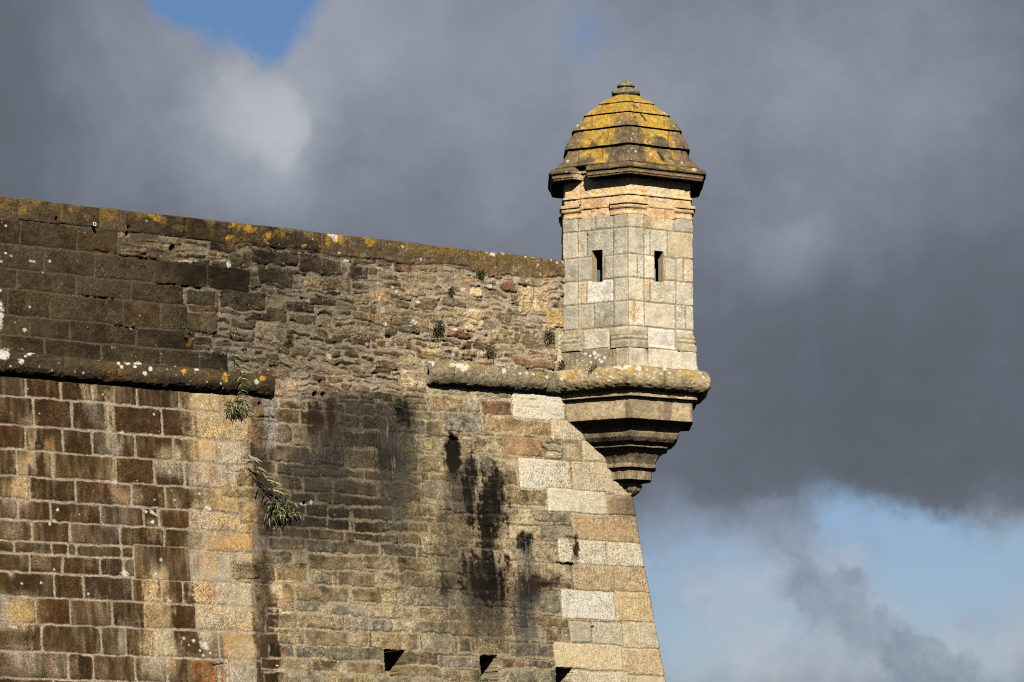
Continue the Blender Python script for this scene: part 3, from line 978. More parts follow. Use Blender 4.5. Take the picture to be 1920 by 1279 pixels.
# wet black / grey runs
BLK, GRY, RST = (.007, .005, .004), (.075, .072, .066), (.030, .016, .009)
run_n = fbm(S * 14, Z * 2.0, 4, 360)
Xr = X + 4.5 * fbm(S * 5, Z * 3, 4, 361)
Yr = Y + 5 * fbm(S * 6, Z * 2, 4, 362)
RUNS = [
        (492, 1010, 14, 250, .65, (.05, .038, .026)), (486, 860, 10, 70, .5, (.04, .032, .024)), (548, 1000, 30, 60, .35, (.05, .042, .034)),
        (592, 780, 8, 22, .85, RST), (622, 783, 6, 22, .8, RST), (590, 800, 9, 18, .7, BLK), (623, 800, 7, 14, .7, BLK),
        (630, 850, 14, 60, .7, GRY), (600, 870, 30, 22, .6, (.035, .03, .026)), (560, 890, 40, 16, .45, (.04, .035, .03)),
        (745, 840, 24, 60, .75, GRY), (757, 775, 14, 16, .9, BLK), (700, 800, 70, 50, .42, (.045, .038, .031)), (640, 800, 55, 55, .42, (.045, .038, .031)), (600, 900, 60, 60, .42, (.045, .038, .031)), (745, 850, 34, 90, .5, (.04, .034, .028)), (625, 840, 22, 80, .45, (.035, .030, .025)), (690, 930, 90, 60, .3, (.05, .042, .032)), (738, 900, 20, 60, .6, (.045, .04, .035)), (725, 860, 16, 18, .5, BLK), (745, 980, 20, 70, .3, GRY),
        (850, 852, 11, 33, 1.0, BLK), (880, 915, 9, 45, .95, BLK), (858, 920, 16, 50, .6, (.05, .047, .045)), (850, 985, 26, 60, .5, (.06, .05, .04)),
        (921, 925, 19, 34, 1.0, BLK), (922, 965, 22, 30, 1.0, BLK), (914, 1010, 12, 45, .95, BLK), (930, 915, 14, 20, .6, RST), (908, 1068, 26, 26, 1.0, BLK), (909, 1100, 27, 26, 1.0, BLK), (906, 1120, 32, 60, .6, (.03, .026, .022)),
        (918, 1150, 22, 60, .45, (.04, .034, .028)), (880, 1140, 60, 70, .30, (.07, .058, .04)), (840, 1080, 22, 40, .5, (.05, .042, .032)),
        (984, 1012, 8, 12, .8, BLK), (985, 1060, 12, 55, .62, GRY), (990, 1100, 16, 30, .6, (.04, .036, .032)), (985, 1140, 18, 40, .75, (.05, .047, .043)), (1010, 1092, 26, 9, .9, RST), (995, 1105, 14, 18, .7, BLK),
        (986, 1200, 14, 30, .5, GRY), (1076, 1024, 5, 22, .95, (.03, .015, .008)), (520, 960, 45, 30, .45, (.06, .052, .045)), (560, 1000, 60, 20, .4, (.06, .05, .04)),
        (487, 800, 12, 70, .5, (.07, .05, .035)), (505, 790, 10, 44, .6, (.30, .28, .26)), (1012, 760, 3, 3, .1, BLK), (905, 1270, 20, 14, .4, BLK),
        (667, 745, 34, 14, .35, (.05, .045, .04)), (860, 1020, 40, 20, .3, (.06, .05, .04)), (770, 1085, 22, 16, .35, BLK), (832, 1095, 10, 22, .6, BLK),
        (1168, 948, 16, 16, .45, (.12, .09, .06)), (1180, 950, 8, 20, .4, (.08, .06, .045))]
for (x, y, rx, ry, a, col) in sorted(RUNS, key=lambda r_: r_[4] >= .8):
    if a < .8:
        w = patch(x, y, rx * 1.12, ry * 1.05, .55, wx=Xr + 4 * run_n, wy=Yr) * min(1, a * 1.15)
    else:
        q2 = np.hypot((Xr - x) / (rx * 1.45), (Yr - y) / (ry * 1.35)) + .42 * run_n + .34 * wall.nf + .30 * wall.n1
        w = sstep(1.25, .66, q2) * (.98 - .15 * (1 - cov))
        halo = patch(x, y + ry * .7, rx * 1.35, ry * 1.5, .8, wx=Xr + 6 * run_n, wy=Yr) * .40
        C[:] = mixc(C, (.055, .046, .036), np.clip(halo * (1 + .5 * run_n), 0, 1))
    w = np.clip(w * (1 + .3 * run_n + .25 * wall.nf), 0, 1) if a < .8 else w
    C[:] = mixc(C, col, w)
# pale mineral drips in the grey runs
dr = sstep(.35, .8, fbm(S * 22, Z * 1.6, 3, 372)) * (patch(745, 840, 22, 55, .5) + .6 * patch(985, 1060, 12, 50, .5) + .5 * patch(505, 790, 10, 44, .6))
C[:] = mixc(C, (.26, .25, .23), np.clip(dr * .6, 0, 1))
# rusty orange and ochre accents
for (x, y, rx, ry, a, col) in [(435, 800, 60, 40, .55, (.62, .42, .19)), (400, 835, 30, 26, .75, (.66, .41, .14)), (440, 985, 45, 60, .7, (.66, .42, .16)), (385, 1050, 16, 24, .8, (.55, .29, .07)),
                               (430, 1120, 60, 60, .45, (.60, .44, .24)), (470, 1000, 14, 40, .5, (.52, .27, .09)), (290, 1112, 11, 24, .8, (.55, .30, .06)), (390, 1125, 16, 26, .7, (.50, .22, .09)),
                               (395, 1270, 30, 22, .75, (.45, .17, .04)), (424, 1215, 6, 24, .8, (.45, .18, .04)), (450, 1210, 26, 24, .5, (.58, .40, .17)), (538, 1130, 10, 22, .7, (.62, .36, .17)),
                               (540, 1180, 14, 16, .6, (.60, .46, .28)), (525, 1220, 5, 24, .6, (.50, .22, .06)), (40, 1152, 34, 22, .5, (.50, .33, .12)), (40, 890, 9, 40, .5, (.50, .31, .09)), (90, 840, 7, 16, .6, (.40, .2, .06)),
                               (418, 870, 30, 30, .35, (.60, .53, .40)), (430, 850, 30, 22, .6, (.52, .48, .38)), (440, 930, 34, 30, .4, (.60, .45, .24)), (365, 1240, 10, 10, .5, (.5, .3, .1)), (450, 760, 26, 16, .5, (.62, .45, .24)), (380, 760, 30, 16, .5, (.52, .36, .18)),
                               (290, 1235, 26, 34, .5, (.5, .40, .24)), (300, 1160, 26, 20, .5, (.48, .36, .19))]:
    w = patch(x, y, rx, ry, .6) * a * .62 * cov * (.75 + .7 * fbm(S * 8, Z * 8, 3, 380))
    C[:] = mixc(C, col, np.clip(w, 0, 1))

# yellow green algae film on the right of the runs
al = patch(800, 870, 40, 60, .8) * .30 + patch(820, 1030, 60, 60, .8) * .18 + patch(725, 1120, 18, 16, .5) * .4
C[:] = mixc(C, (.25, .19, .06), np.clip(al * (.5 + fbm(S * 6, Z * 6, 3, 385)), 0, .6))

# orange lichen on the coping and the top courses
lich = fbm(S * 3.2, Z * 4.5, 4, 390) + .35 * fbm(S * 14, Z * 14, 3, 392)
top = sstep(ZTOP - .75, ZTOP - .05, Z)
C[:] = mixc(C, (.17, .105, .028), np.clip(sstep(.25, .8, lich) * top * .6, 0, 1))
edge = sstep(ZTOP - .10, ZTOP - .01, Z)
C[:] = mixc(C, (.20, .145, .05), np.clip(sstep(-.1, .5, lich) * edge * .6, 0, 1))
for (x, y, rx, ry, c) in [(44, 396, 9, 9, 0), (8, 386, 8, 8, 0), (68, 384, 7, 6, 0), (133, 395, 9, 8, 0), (160, 406, 7, 7, 0), (200, 405, 16, 12, 0), (262, 404, 16, 6, 0), (288, 407, 12, 6, 1), (305, 411, 8, 7, 0),
                          (430, 421, 5, 5, 1), (446, 426, 4, 6, 1), (466, 430, 12, 9, 1), (500, 442, 6, 7, 1), (427, 448, 6, 6, 1), (524, 436, 15, 9, 0), (500, 455, 6, 3, 1), (613, 452, 5, 12, 1), (632, 451, 11, 10, 1),
                          (690, 455, 12, 8, 1), (770, 462, 12, 8, 0), (800, 468, 20, 8, 0), (840, 470, 10, 6, 0), (348, 480, 5, 5, 0), (408, 477, 6, 6, 1), (570, 463, 4, 4, 1), (785, 498, 9, 6, 0), (765, 520, 8, 8, 0), (850, 478, 14, 6, 0),
                          (813, 493, 5, 7, 0), (900, 480, 14, 5, 0), (888, 672, 6, 6, 0), (355, 642, 6, 10, 0), (960, 665, 8, 6, 0), (805, 668, 16, 6, 0), (740, 525, 6, 10, 0)]:
    rr = np.hypot((X + 2.5 * wall.n1 * 2 - x) / rx, (Y + 2.5 * wall.n2 * 2 - y) / ry) + .25 * wall.nf
    w = sstep(1.2, .6, rr) * (.92 if c else .62)
    ring = sstep(.35, .7, rr) * .35 + .75
    C[:] = mixc(C, np.array([.46, .26, .025] if c else [.26, .155, .028]), w * np.clip(ring + .5 * wall.nf + .35 * wall.n1 * (not c), 0, 1))

# white crustose lichen spots
WLIST = [(0, 590, 5, 22), (5, 664, 13, 9), (0, 545, 3, 3), (40, 679, 5, 5), (56, 575, 3, 3), (46, 619, 3, 3), (20, 687, 2, 2), (75, 687, 2, 2), (156, 699, 2.5, 2.5), (272, 700, 3.5, 3.5), (282, 692, 4, 4), (258, 681, 5, 3),
         (58, 489, 3, 2), (63, 490, 2.5, 2), (10, 475, 3, 2), (20, 480, 2, 2), (93, 490, 2, 2), (2, 490, 3, 2), (10, 424, 2, 2), (273, 413, 2, 2), (427, 497, 4, 7), (413, 489, 12, 2), (350, 490, 16, 1.6), (622, 441, 10, 5), (627, 448, 4, 6),
         (92, 982, 3, 3), (102, 976, 3, 3), (108, 956, 2.4, 2.4), (74, 983, 1.6, 1.6), (273, 959, 2.6, 2.6), (283, 961, 3, 3), (287, 964, 2.4, 2.4), (293, 966, 2.2, 2.2), (285, 978, 3, 3), (289, 938, 2, 2), (302, 1049, 3, 3), (292, 1076, 2.4, 2.4),
         (41, 1094, 2.4, 2.4), (77, 1093, 2.4, 2.4), (165, 1113, 1.8, 1.8), (101, 1068, 2, 2), (316, 1127, 4, 4), (344, 1197, 2.6, 2.6), (362, 1202, 3.6, 3.6), (353, 1210, 2.8, 2.8), (320, 1214, 2, 2), (383, 1209, 8, 5), (387, 1216, 4, 5),
         (375, 1205, 3, 3), (393, 1225, 2.4, 2.4), (380, 1229, 2.6, 2.6), (374, 1220, 2, 2), (27, 1176, 2, 2), (388, 951, 4, 3), (391, 956, 4, 4), (386, 903, 2, 2), (373, 926, 2, 2), (320, 920, 2, 2), (326, 938, 2, 2), (73, 776, 1.8, 1.8), (192, 740, 2, 2),
         (288, 777, 2, 2), (229, 811, 4, 3), (215, 903, 4, 4), (232, 1074, 7, 6), (402, 751, 2, 2), (568, 945, 8, 3), (583, 941, 3, 4), (520, 1248, 3, 2),
         (783, 567, 3, 3), (735, 539, 3, 3), (743, 547, 3, 3), (709, 530, 2.4, 2.4), (775, 604, 6, 4), (769, 611, 4, 2), (721, 608, 3, 3), (617, 668, 6, 4), (687, 646, 3, 3), (740, 648, 3, 3), (854, 652, 3, 3), (861, 665, 4, 3), (850, 664, 3, 3), (906, 660, 4, 3),
         (875, 585, 8, 3), (851, 618, 7, 3), (858, 583, 4, 2), (922, 478, 5, 4), (940, 476, 4, 3), (910, 472, 3, 3), (985, 482, 3, 3), (997, 482, 2, 2), (1031, 488, 2, 2), (1006, 497, 3, 3), (1011, 514, 2, 2), (990, 538, 2, 2), (985, 528, 2.4, 2.4), (918, 537, 5, 3), (868, 543, 4, 3),
         (930, 530, 3, 2), (1004, 628, 4, 3), (995, 623, 3, 2), (635, 475, 3, 3), (647, 490, 6, 3), (753, 462, 2.4, 2.4), (584, 449, 2, 2), (598, 463, 2, 2), (843, 540, 3, 2), (1042, 492, 2, 2), (1053, 493, 2, 2)]
for (x, y, rx, ry) in WLIST:
    ii = np.argmin(np.abs(zz - wz(max(min(x, 1050), 0), y)))
    rr = np.hypot((X - x) / rx, (Y - y) / ry) + .42 * wall.nf + .3 * wall.n1
    C[:] = mixc(C, (.70, .67, .58), sstep(1.25, .6, rr) * .85)
Rn = random.Random(5)
s_max = s_left
for i in range(900):
    s = Rn.uniform(.3, s_max); z = Rn.uniform(z_vis, ZTOP)
    r = Rn.choice([.006, .007, .009, .011]) if Rn.random() < .95 else .022
    if s > ws(420, 600) and Rn.random() < .5:
        continue
    bx = wall.box(s - r * 2, s + r * 2, z - r * 2, z + r * 2, .02)
    if bx is None:
        continue
    if z < ZK - .2 and Rn.random() < .8:
        continue
    d = np.hypot(S[bx] - s, Z[bx] - z)
    C[bx] = mixc(C[bx], Rn.choice([(.62, .58, .50), (.45, .42, .34), (.36, .33, .26)]), sstep(r * 1.5, r * .6, d) * Rn.uniform(.5, .95))

# ------------------------------------------------------------------ holes and losses in the surface


def hole(x0, x1, yt, yb, depth, soft=.004, rag=.006):
    xm, ym = (x0 + x1) / 2, (yt + yb) / 2
    sa, sb = sorted((ws(x0, ym), ws(x1, ym)))
    za, zb = wz(xm, yb), wz(xm, yt)
    n = wall.nf * rag + wall.n1 * rag * .6
    d = np.minimum(np.minimum(S - sa, sb - S), np.minimum(Z - za, zb - Z)) + n
    w = sstep(-soft, soft, d)
    H[:] = H * (1 - w) - depth * w
    return w


for (x0, x1, yt, yb) in [(722, 760, 1219, 1268), (902, 932, 1230, 1290), (1044, 1072, 1252, 1290)]:
    hole(x0, x1, yt, yb, .48, .006, .012)
rr = np.hypot((X - 850) / 12, (Y - 852) / 36) + .15 * wall.n1
w = sstep(1.1, .75, rr); H[:] = H * (1 - w) - .09 * w
C[:] = mixc(C, (.010, .008, .006), sstep(1.3, 1.0, rr + .12 * wall.nf))
for (x, y, r) in [(590.5, 739, 4), (607, 740, 4.5), (486, 757, 3), (238, 439, 4), (322, 466, 5), (105, 410, 3), (571, 944, 3), (240, 426, 3), (600, 716, 3), (1111, 1176, 2)]:
    rr = np.hypot(X - x, Y - y) / r + .12 * wall.nf
    w = sstep(1.25, .8, rr); H[:] = H * (1 - w) - .10 * w
    C[:] = mixc(C, (.03, .025, .02), w * .8)
# open joints and cracks (short dark gaps)
for (x0, x1, y0, y1, dp) in [(216, 258, 611, 618, .05), (290, 378, 531, 541, .05), (150, 215, 552, 563, .04), (1044, 1076, 1054, 1059, .05), (470, 520, 782, 784, .05), (398, 432, 1249, 1241, .04), (540, 552, 905, 930, .05),
                            (1018, 1030, 838, 845, .04), (174, 300, 470, 490, .03), (1062, 1082, 1004, 1012, .04)]:
    t = np.clip((X - x0) / (x1 - x0), 0, 1)
    yl = y0 + (y1 - y0) * t
    inside = (X > x0) & (X < x1)
    w = sstep(2.6, 1.0, np.abs(Y - yl + 2 * wall.n1)) * inside
    w = w * sstep(-.35, .1, wall.n2 + .5 * wall.nf + .1)
    H[:] -= dp * w
    C[:] = mixc(C, (.03, .022, .016), w * .5)

# coarse relief of the whole face
H += .012 * fbm(S * .8, Z * .8, 3, 400) + .004 * wall.nst * zB

V = wall_pos(SG, Z, H)
# rough top line
toprow = sstep(ZTOP - .25, ZTOP, Z)
V[..., 2] += toprow * (.012 * wall.rid[-3][None] + .012 * fbm(S * 2.2, Z * 0, 4, 410) + .006 * fbm(S * 9, Z * 0, 3, 411))

wall_root = empty('fortress_wall', (float(K[0]), float(K[1]), 0.0))
tag(wall_root, 'tall weathered stone fortress wall with brown blocks, grey rubble parapet and pale corner quoins', 'wall')
bpy.context.view_layer.update()

# cut the parapet where the watchtower stands
TR_IN = None


def hex_apo(px, py):
    """apothem-distance of plan points from the tower axis"""
    dx, dy = px - TC[0], py - TC[1]
    m = np.zeros(dx.shape)
    for k in range(6):
        a = math.radians(60 * k)          # side faces point to +-x, vertices to +-y
        m = np.maximum(m, dx * math.cos(a) + dy * math.sin(a))
    return m


APO = 117.6 / (F / (61.0 * math.cos(TH) + 9.5 * math.sin(TH)))
hm = hex_apo(V[..., 0], V[..., 1])
cell_in = (hm[:-1, :-1] < APO * .93) & (hm[1:, 1:] < APO * .93) & (hm[:-1, 1:] < APO * .93)
zc_ = Z[:-1, :-1]
keep = ~(cell_in & (zc_ > ZK + .12))
rc = int(np.argmin(np.abs(zz - ZCOP)))
rk = int(np.argmin(np.abs(zz - ZK)))
AG = np.clip(1.0 + .55 * wall.rid * cov - .35 * (1 - cov) + .3 * wall.nl, .25, 1.7)
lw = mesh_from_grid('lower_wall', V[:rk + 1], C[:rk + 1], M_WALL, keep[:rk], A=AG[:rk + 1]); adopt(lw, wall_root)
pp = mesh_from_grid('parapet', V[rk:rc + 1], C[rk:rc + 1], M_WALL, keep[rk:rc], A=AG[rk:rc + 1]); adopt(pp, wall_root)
# coping: top course, its top surface and the back of the parapet
rows = [V[rc:]]
colr = [C[rc:]]
lastV, lastC = V[-1], C[-1]
inn = np.zeros((len(sg), 2))
for i, g in enumerate(sg):
    inn[i] = -n1 if g > 1e-9 else -n2
ci = int(np.argmin(np.abs(sg)))
extra_rows = []
for (dep, dz) in [(.03, .012), (.10, .03), (.25, .05), (.5, .06), (.8, .05), (1.0, .0), (1.0, -.5), (1.0, -1.2)]:
    P = np.zeros((len(sg), 3))
    OFFc = 0.0
    for k in (0, 1):
        a = K[k] + e1[k] * np.maximum(sg, dep) - n1[k] * dep
        b = K[k] + f2[k] * np.maximum(-sg, dep) - n2[k] * dep
        P[:, k] = np.where(sg >= 0, a, b)
    P[:, 2] = ZTOP + dz + .01 * fbm(sg * 2, sg * 0 + dep * 3, 3, 415) + (0 if dep > .2 else 0)
    extra_rows.append(P)
Vc = np.concatenate([V[rc:], np.array(extra_rows)])
Cc = np.concatenate([C[rc:], np.tile(np.array([.12, .10, .06]), (len(extra_rows), len(sg), 1))])
hm2 = hex_apo(Vc[..., 0], Vc[..., 1])
kin = ~((hm2[:-1, :-1] < APO * .93) & (hm2[1:, 1:] < APO * .93) & (hm2[:-1, 1:] < APO * .93))
cp = mesh_from_grid('coping', Vc, Cc, M_WALL, kin); adopt(cp, wall_root)
del hm, hm2

# rampart walk behind the parapet (closes the body of the bastion)
a1 = K + e1 * 34 - n1 * .9
kk_ = K - n1 * .9 - n2 * .9
a2 = K + f2 * 44 - n2 * .9
far = K + e1 * 34 + f2 * 44
zr = ZTOP - 1.15
rv = [(*a1, zr), (*kk_, zr), (*a2, zr), (*far, zr)]
me = bpy.data.meshes.new('rampart_walk')
me.from_pydata([tuple(map(float, p)) for p in rv] + [(float(p[0]), float(p[1]), 0.0) for p in rv], [], [(3, 2, 1, 0), (0, 4, 7, 3), (3, 7, 6, 2)])
me.materials.append(plain_material('trodden_earth', (.13, .11, .07), .95, .4, 2))
rw = bpy.data.objects.new('rampart_walk', me); scn.collection.objects.link(rw); adopt(rw, wall_root)


# ------------------------------------------------------------------ wall cordons (half round string course)
def cordon(s0, s1, zc, rad, proj, cfun, flat_left=False):
    ns = int((s1 - s0) / .0135)
    ss = np.linspace(s0, s1, ns)
    ang = np.radians(np.concatenate([np.linspace(-105, 100, 46)]))
    SS, AA = np.meshgrid(ss, ang)
    nn = fbm(SS * 6, AA * 1.5, 4, 510) * .012 + fbm(SS * 22, AA * 5, 3, 511) * .005 + fbm(SS * 1.4, AA * 0, 2, 514) * .012
    # joints between the cordon stones
    jn = np.zeros(SS.shape)
    s = s0
    while s < s1:
        s += .95
        jn = np.maximum(jn, sstep(.012, .004, np.abs(SS - s + .01 * np.sin(AA * 3))))
    rr = rad + nn - jn * .012
    stn = np.floor((SS - s0) / .95)
    rr = rr + .010 * vnoise(stn * 3.7, stn * 0 + 2.5, 9) + .006 * np.sin(AA * 3 + stn * 2.1)
    endr = np.minimum(sstep(0, .03, SS - s0), sstep(0, .03, s1 - SS)) * .12 + .88
    rr = rr * endr
    offn = proj + rr * np.cos(AA)
    z = zc + rr * np.sin(AA)
    offb = BAT * np.maximum(0, ZK - z) * 0
    P = np.zeros(SS.shape + (3,))
    for k in (0, 1):
        P[..., k] = K[k] + e1[k] * SS + n1[k] * (offn + BAT * max(0, ZK - zc))
    P[..., 2] = z
    Xc, Yc = project(P)
    Cc = cfun(Xc, Yc, SS, AA)
    Cc = Cc * (1 - .6 * jn[..., None]) * (1 + .16 * vnoise(np.floor((SS - s0) / .95) * 5.3, SS * 0 + 4.5, 12))[..., None]
    # end caps
    extra = []
    for col_i, sv in ((0, s0), (-1, s1)):
        ring = P[:, col_i]
        cen = ring.mean(axis=0)
        n = len(ring)
        ev = np.concatenate([ring, [cen]])
        ef = [(i, i + 1, n, n) for i in range(n - 1)]
        efq = []
        ev2 = list(ev)
        for i in range(0, n - 2, 2):
            efq.append((i, i + 1, i + 2, n))
        extra.append((np.array(ev2), np.array(efq), Cc[:, col_i].mean(axis=0)))
    o = mesh_from_grid('cordon', P, Cc, M_WALL, extra=extra)
    adopt(o, wall_root)
    return o


def spots(Cc, Xc, Yc, lst, col=(.76, .74, .68), seed=0):
    n = fbm(Xc * .35, Yc * .35, 2, 520 + seed)
    for (x, y, rx, ry) in lst:
        rr = np.hypot((Xc - x) / rx, (Yc - y) / ry) + .18 * n
        Cc = mixc(Cc, col, sstep(1.15, .8, rr) * .92)
    return Cc


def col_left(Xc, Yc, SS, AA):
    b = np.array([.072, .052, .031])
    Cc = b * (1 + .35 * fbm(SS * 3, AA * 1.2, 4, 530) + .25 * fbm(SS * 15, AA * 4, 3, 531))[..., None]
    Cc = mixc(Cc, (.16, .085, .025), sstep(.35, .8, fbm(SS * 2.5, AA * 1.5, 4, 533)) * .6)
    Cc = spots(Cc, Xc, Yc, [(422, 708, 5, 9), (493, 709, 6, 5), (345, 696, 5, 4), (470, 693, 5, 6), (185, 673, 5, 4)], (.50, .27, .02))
    Cc = spots(Cc, Xc, Yc, [(481, 716, 4.5, 4.5), (282, 692, 4, 4), (272, 700, 4, 4), (368, 693, 4, 2.5), (414, 719, 2, 2), (388, 716, 2, 2), (282, 690, 3, 3), (156, 699, 2.2, 2.2), (98, 695, 2, 2), (74, 688, 1.8, 1.8),
                            (40, 678, 5, 5.5), (5, 666, 12, 9), (258, 682, 7, 2), (240, 682, 4, 2), (222, 681, 3, 3), (228, 688, 3, 3), (253, 687, 3, 3), (48, 668, 3, 2), (55, 664, 4, 3), (62, 662, 3, 1.6), (20, 687, 2, 2)])
    rs = np.random.RandomState(3)
    return spots(Cc, Xc, Yc, [(rs.uniform(0, 505), rs.uniform(670, 730), rs.uniform(1, 2), rs.uniform(.8, 1.6)) for _ in range(60)], (.5, .45, .36), 2)


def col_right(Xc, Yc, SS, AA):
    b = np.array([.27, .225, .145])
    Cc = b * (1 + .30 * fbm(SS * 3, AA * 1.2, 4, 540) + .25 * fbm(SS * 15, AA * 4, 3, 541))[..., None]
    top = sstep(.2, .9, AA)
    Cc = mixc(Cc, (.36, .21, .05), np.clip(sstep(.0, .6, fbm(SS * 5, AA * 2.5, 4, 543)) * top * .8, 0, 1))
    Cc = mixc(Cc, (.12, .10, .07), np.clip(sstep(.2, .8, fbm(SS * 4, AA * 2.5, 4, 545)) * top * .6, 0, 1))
    Cc = spots(Cc, Xc, Yc, [(858, 679, 4, 5), (876, 685, 6, 7), (846, 683, 7, 5)], (.55, .28, .03))
    Cc = spots(Cc, Xc, Yc, [(807, 679, 8, 8), (848, 684, 5, 4), (862, 684, 8, 6), (869, 691, 7, 5), (876, 686, 3, 3), (945, 695, 4, 5), (1027, 707, 3.5, 4.5), (975, 700, 3, 2), (1000, 702, 3, 2), (988, 699, 2, 2)])
    return Cc


sL = ws(505, 722)
zL0, zL1 = z_at(505, 748, (K + e1 * sL + n1 * .1)), z_at(505, 700, (K + e1 * sL + n1 * .1))
CR = .185
zcl = (zL0 + zL1) / 2 + .01
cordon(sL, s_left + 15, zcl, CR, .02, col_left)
sR = ws(799, 700)
PR = K + e1 * sR + n1 * .2
zcr = (z_at(799, 672, PR) + z_at(799, 720, PR)) / 2
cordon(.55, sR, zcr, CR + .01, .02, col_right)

# ------------------------------------------------------------------ the watchtower
PXM = F / (61.0 * math.cos(TH) + 9.5 * math.sin(TH))      # pixels per metre at the tower
tower = empty('watchtower', (float(TC[0]), float(TC[1]), float(zA)))
tag(tower, 'pale granite hexagonal watchtower with yellow lichen dome on the wall corner', 'tower')
bpy.context.view_layer.update()


def zc(y, hw):
    """height of photo row y on the front arris of a hexagon with half width hw pixels"""
    Rr = hw / PXM / math.cos(math.radians(30))
    return z_at(1177, y, TC + np.array([0, -Rr]))


# plan path of the hexagon: parameter p, 0 = front vertex, +1 = right vertex, -1 = left vertex
def hexpath(fine, coarse):
    ps = [np.arange(-1, 1, fine), np.arange(1, 5, coarse)]
    return np.concatenate(ps)


def hexpoint(p, apo):
    """p array -> plan xy for apothem apo; p in units of sides, p=0 front vertex going right"""
    Rr = apo / math.cos(math.radians(30))
    k = np.floor(p)
    t = p - k
    a0 = np.radians(-90 + 60 * k); a1_ = np.radians(-90 + 60 * (k + 1))
    x = (np.cos(a0) * (1 - t) + np.cos(a1_) * t) * Rr + TC[0]
    y = (np.sin(a0) * (1 - t) + np.sin(a1_) * t) * Rr + TC[1]
    return x, y


def tower_ring(name, prof, cfun, mat, parent, fine=.012, coarse=.1, dens=.02, ofun=None, rough=.004, cap=False, wear=1.0, prange=None):
    """loft a profile [(apothem, z)...] around the hexagon"""
    pts = [prof[0]]
    for (a0, z0), (a1_, z1) in zip(prof[:-1], prof[1:]):
        n = max(1, int(round(math.hypot(a1_ - a0, z1 - z0) / dens)))
        for i in range(1, n + 1):
            pts.append((a0 + (a1_ - a0) * i / n, z0 + (z1 - z0) * i / n))
    pts = np.array(pts)
    p = hexpath(fine, coarse) if prange is None else np.arange(prange[0], prange[1] + 1e-6, fine)
    PP, AA = np.meshgrid(p, pts[:, 0])
    _, ZZ = np.meshgrid(p, pts[:, 1])
    arc = np.concatenate([[0], np.cumsum(np.hypot(np.diff(pts[:, 0]), np.diff(pts[:, 1])))])
    _, AR = np.meshgrid(p, arc)
    q = PP * 1.27
    off = rough * (fbm(q * 5, ZZ * 5 + AR * 3, 4, 610) + .6 * fbm(q * 24, AR * 24, 3, 612)) * wear
    # softened arrises
    fr = np.abs(PP - np.round(PP))
    off = off - .012 * wear * np.clip(1 - fr / .03, 0, 1) ** 2
    dz = .5 * rough * fbm(q * 6, AR * 6 + 9, 3, 615) * wear
    if ofun is not None:
        do, dzz = ofun(PP, ZZ, AR, q)
        off = off + do
        dz = dz + dzz
    x, y = hexpoint(PP, AA + off)
    P = np.stack([x, y, ZZ + dz], -1)
    Xc, Yc = project(P)
    Xc = np.where((PP > 1.02) | (PP < -1.02), 1400, Xc)
    Cc = cfun(PP, ZZ, AR, q, Xc, Yc)
    o = mesh_from_grid(name, P, Cc, mat, closed_u=(prange is None))
    if parent is not None:
        adopt(o, parent)
    return o


def base_col(b, m=.18, seed=0):
    b = np.asarray(b, float)

    def f(PP, ZZ, AR, q, Xc, Yc):
        return b * (1 + m * fbm(q * 4, AR * 4 + seed, 4, 620 + seed) + m * fbm(q * 18, AR * 18, 3, 630 + seed))[..., None]
    return f


M = lambda px: px / PXM      # pixel half widths to metres

# --- shaft with coursed blocks and four loopholes
zs_top = zc(398, 121)
zs_b = zc(690, 121)
zw1, zw0 = zc(462, 121), zc(524, 121)      # reset below from the face itself


def face_hit(x, y, side):
    """photo pixel -> (p, z) on the left (-1) or right (+1) front face of the shaft"""
    a = math.radians(-60 if side > 0 else -120)
    n = np.array([math.cos(a), math.sin(a)])
    d = ray(x, y)
    t = (np.dot(n, TC) + APO) / np.dot(n, d[:2])
    P = d[:2] * t - TC
    tv = np.array([-n[1], n[0]])
    u = np.dot(P, tv) / (APO / math.cos(math.radians(30)))    # -0.5 .. 0.5
    return (u + .5 if side > 0 else u - .5), EYE + t * d[2]


wins = []
for (xa, xb, yt, yb, sd) in [(1111, 1130.5, 470, 529, -1), (1226, 1243.5, 470, 529, 1)]:
    pa, z1 = face_hit(xa, yt, sd)
    pb, z0 = face_hit(xb, yb, sd)
    wins.append([pa, pb, z0, z1])
for i in (0, 1):
    wins[i][2] = (wins[0][2] + wins[1][2]) / 2 if i else wins[i][2]
back = [(wins[0][0] + 3 - .0, wins[0][1] + 3, wins[0][2], wins[0][3]), (wins[1][0] + 3, wins[1][1] + 3, wins[1][2], wins[1][3])]
# the back faces: left front loophole looks through the one of the face behind it
wins_all = wins + [list(b) for b in back]
SIDE = APO / math.cos(math.radians(30))

pgrid = np.concatenate([np.arange(-1.0, 1.0, .0095), np.arange(1, 5, .05)])
for (a, b, _, _) in wins_all:
    for v in (a, b):
        k = int(np.argmin(np.abs(pgrid - v)))
        pgrid[k] = v
pgrid = np.sort(pgrid)
zgrid = np.arange(zs_b, zs_top, .0115)
zgrid = np.append(zgrid, zs_top)
for v in sorted(set([wins_all[0][2], wins_all[0][3], wins_all[1][2], wins_all[1][3]])):
    zgrid[int(np.argmin(np.abs(zgrid - v)))] = v
for w in wins_all:
    w[2] = zgrid[int(np.argmin(np.abs(zgrid - w[2])))]
    w[3] = zgrid[int(np.argmin(np.abs(zgrid - w[3])))]
PG, ZG = np.meshgrid(pgrid, zgrid)
sh = Face(PG * SIDE, ZG, 200)
sh.init_mortar((.34, .275, .18), .0)
RT = random.Random(4)
gz = lambda yc: zc(yc, 121)
CH = [(398, 425), (425, 475), (475, 519), (519, 563), (563, 610), (610, 650), (650, 690)]
px2p = lambda x: (x - 1177) / 118.6
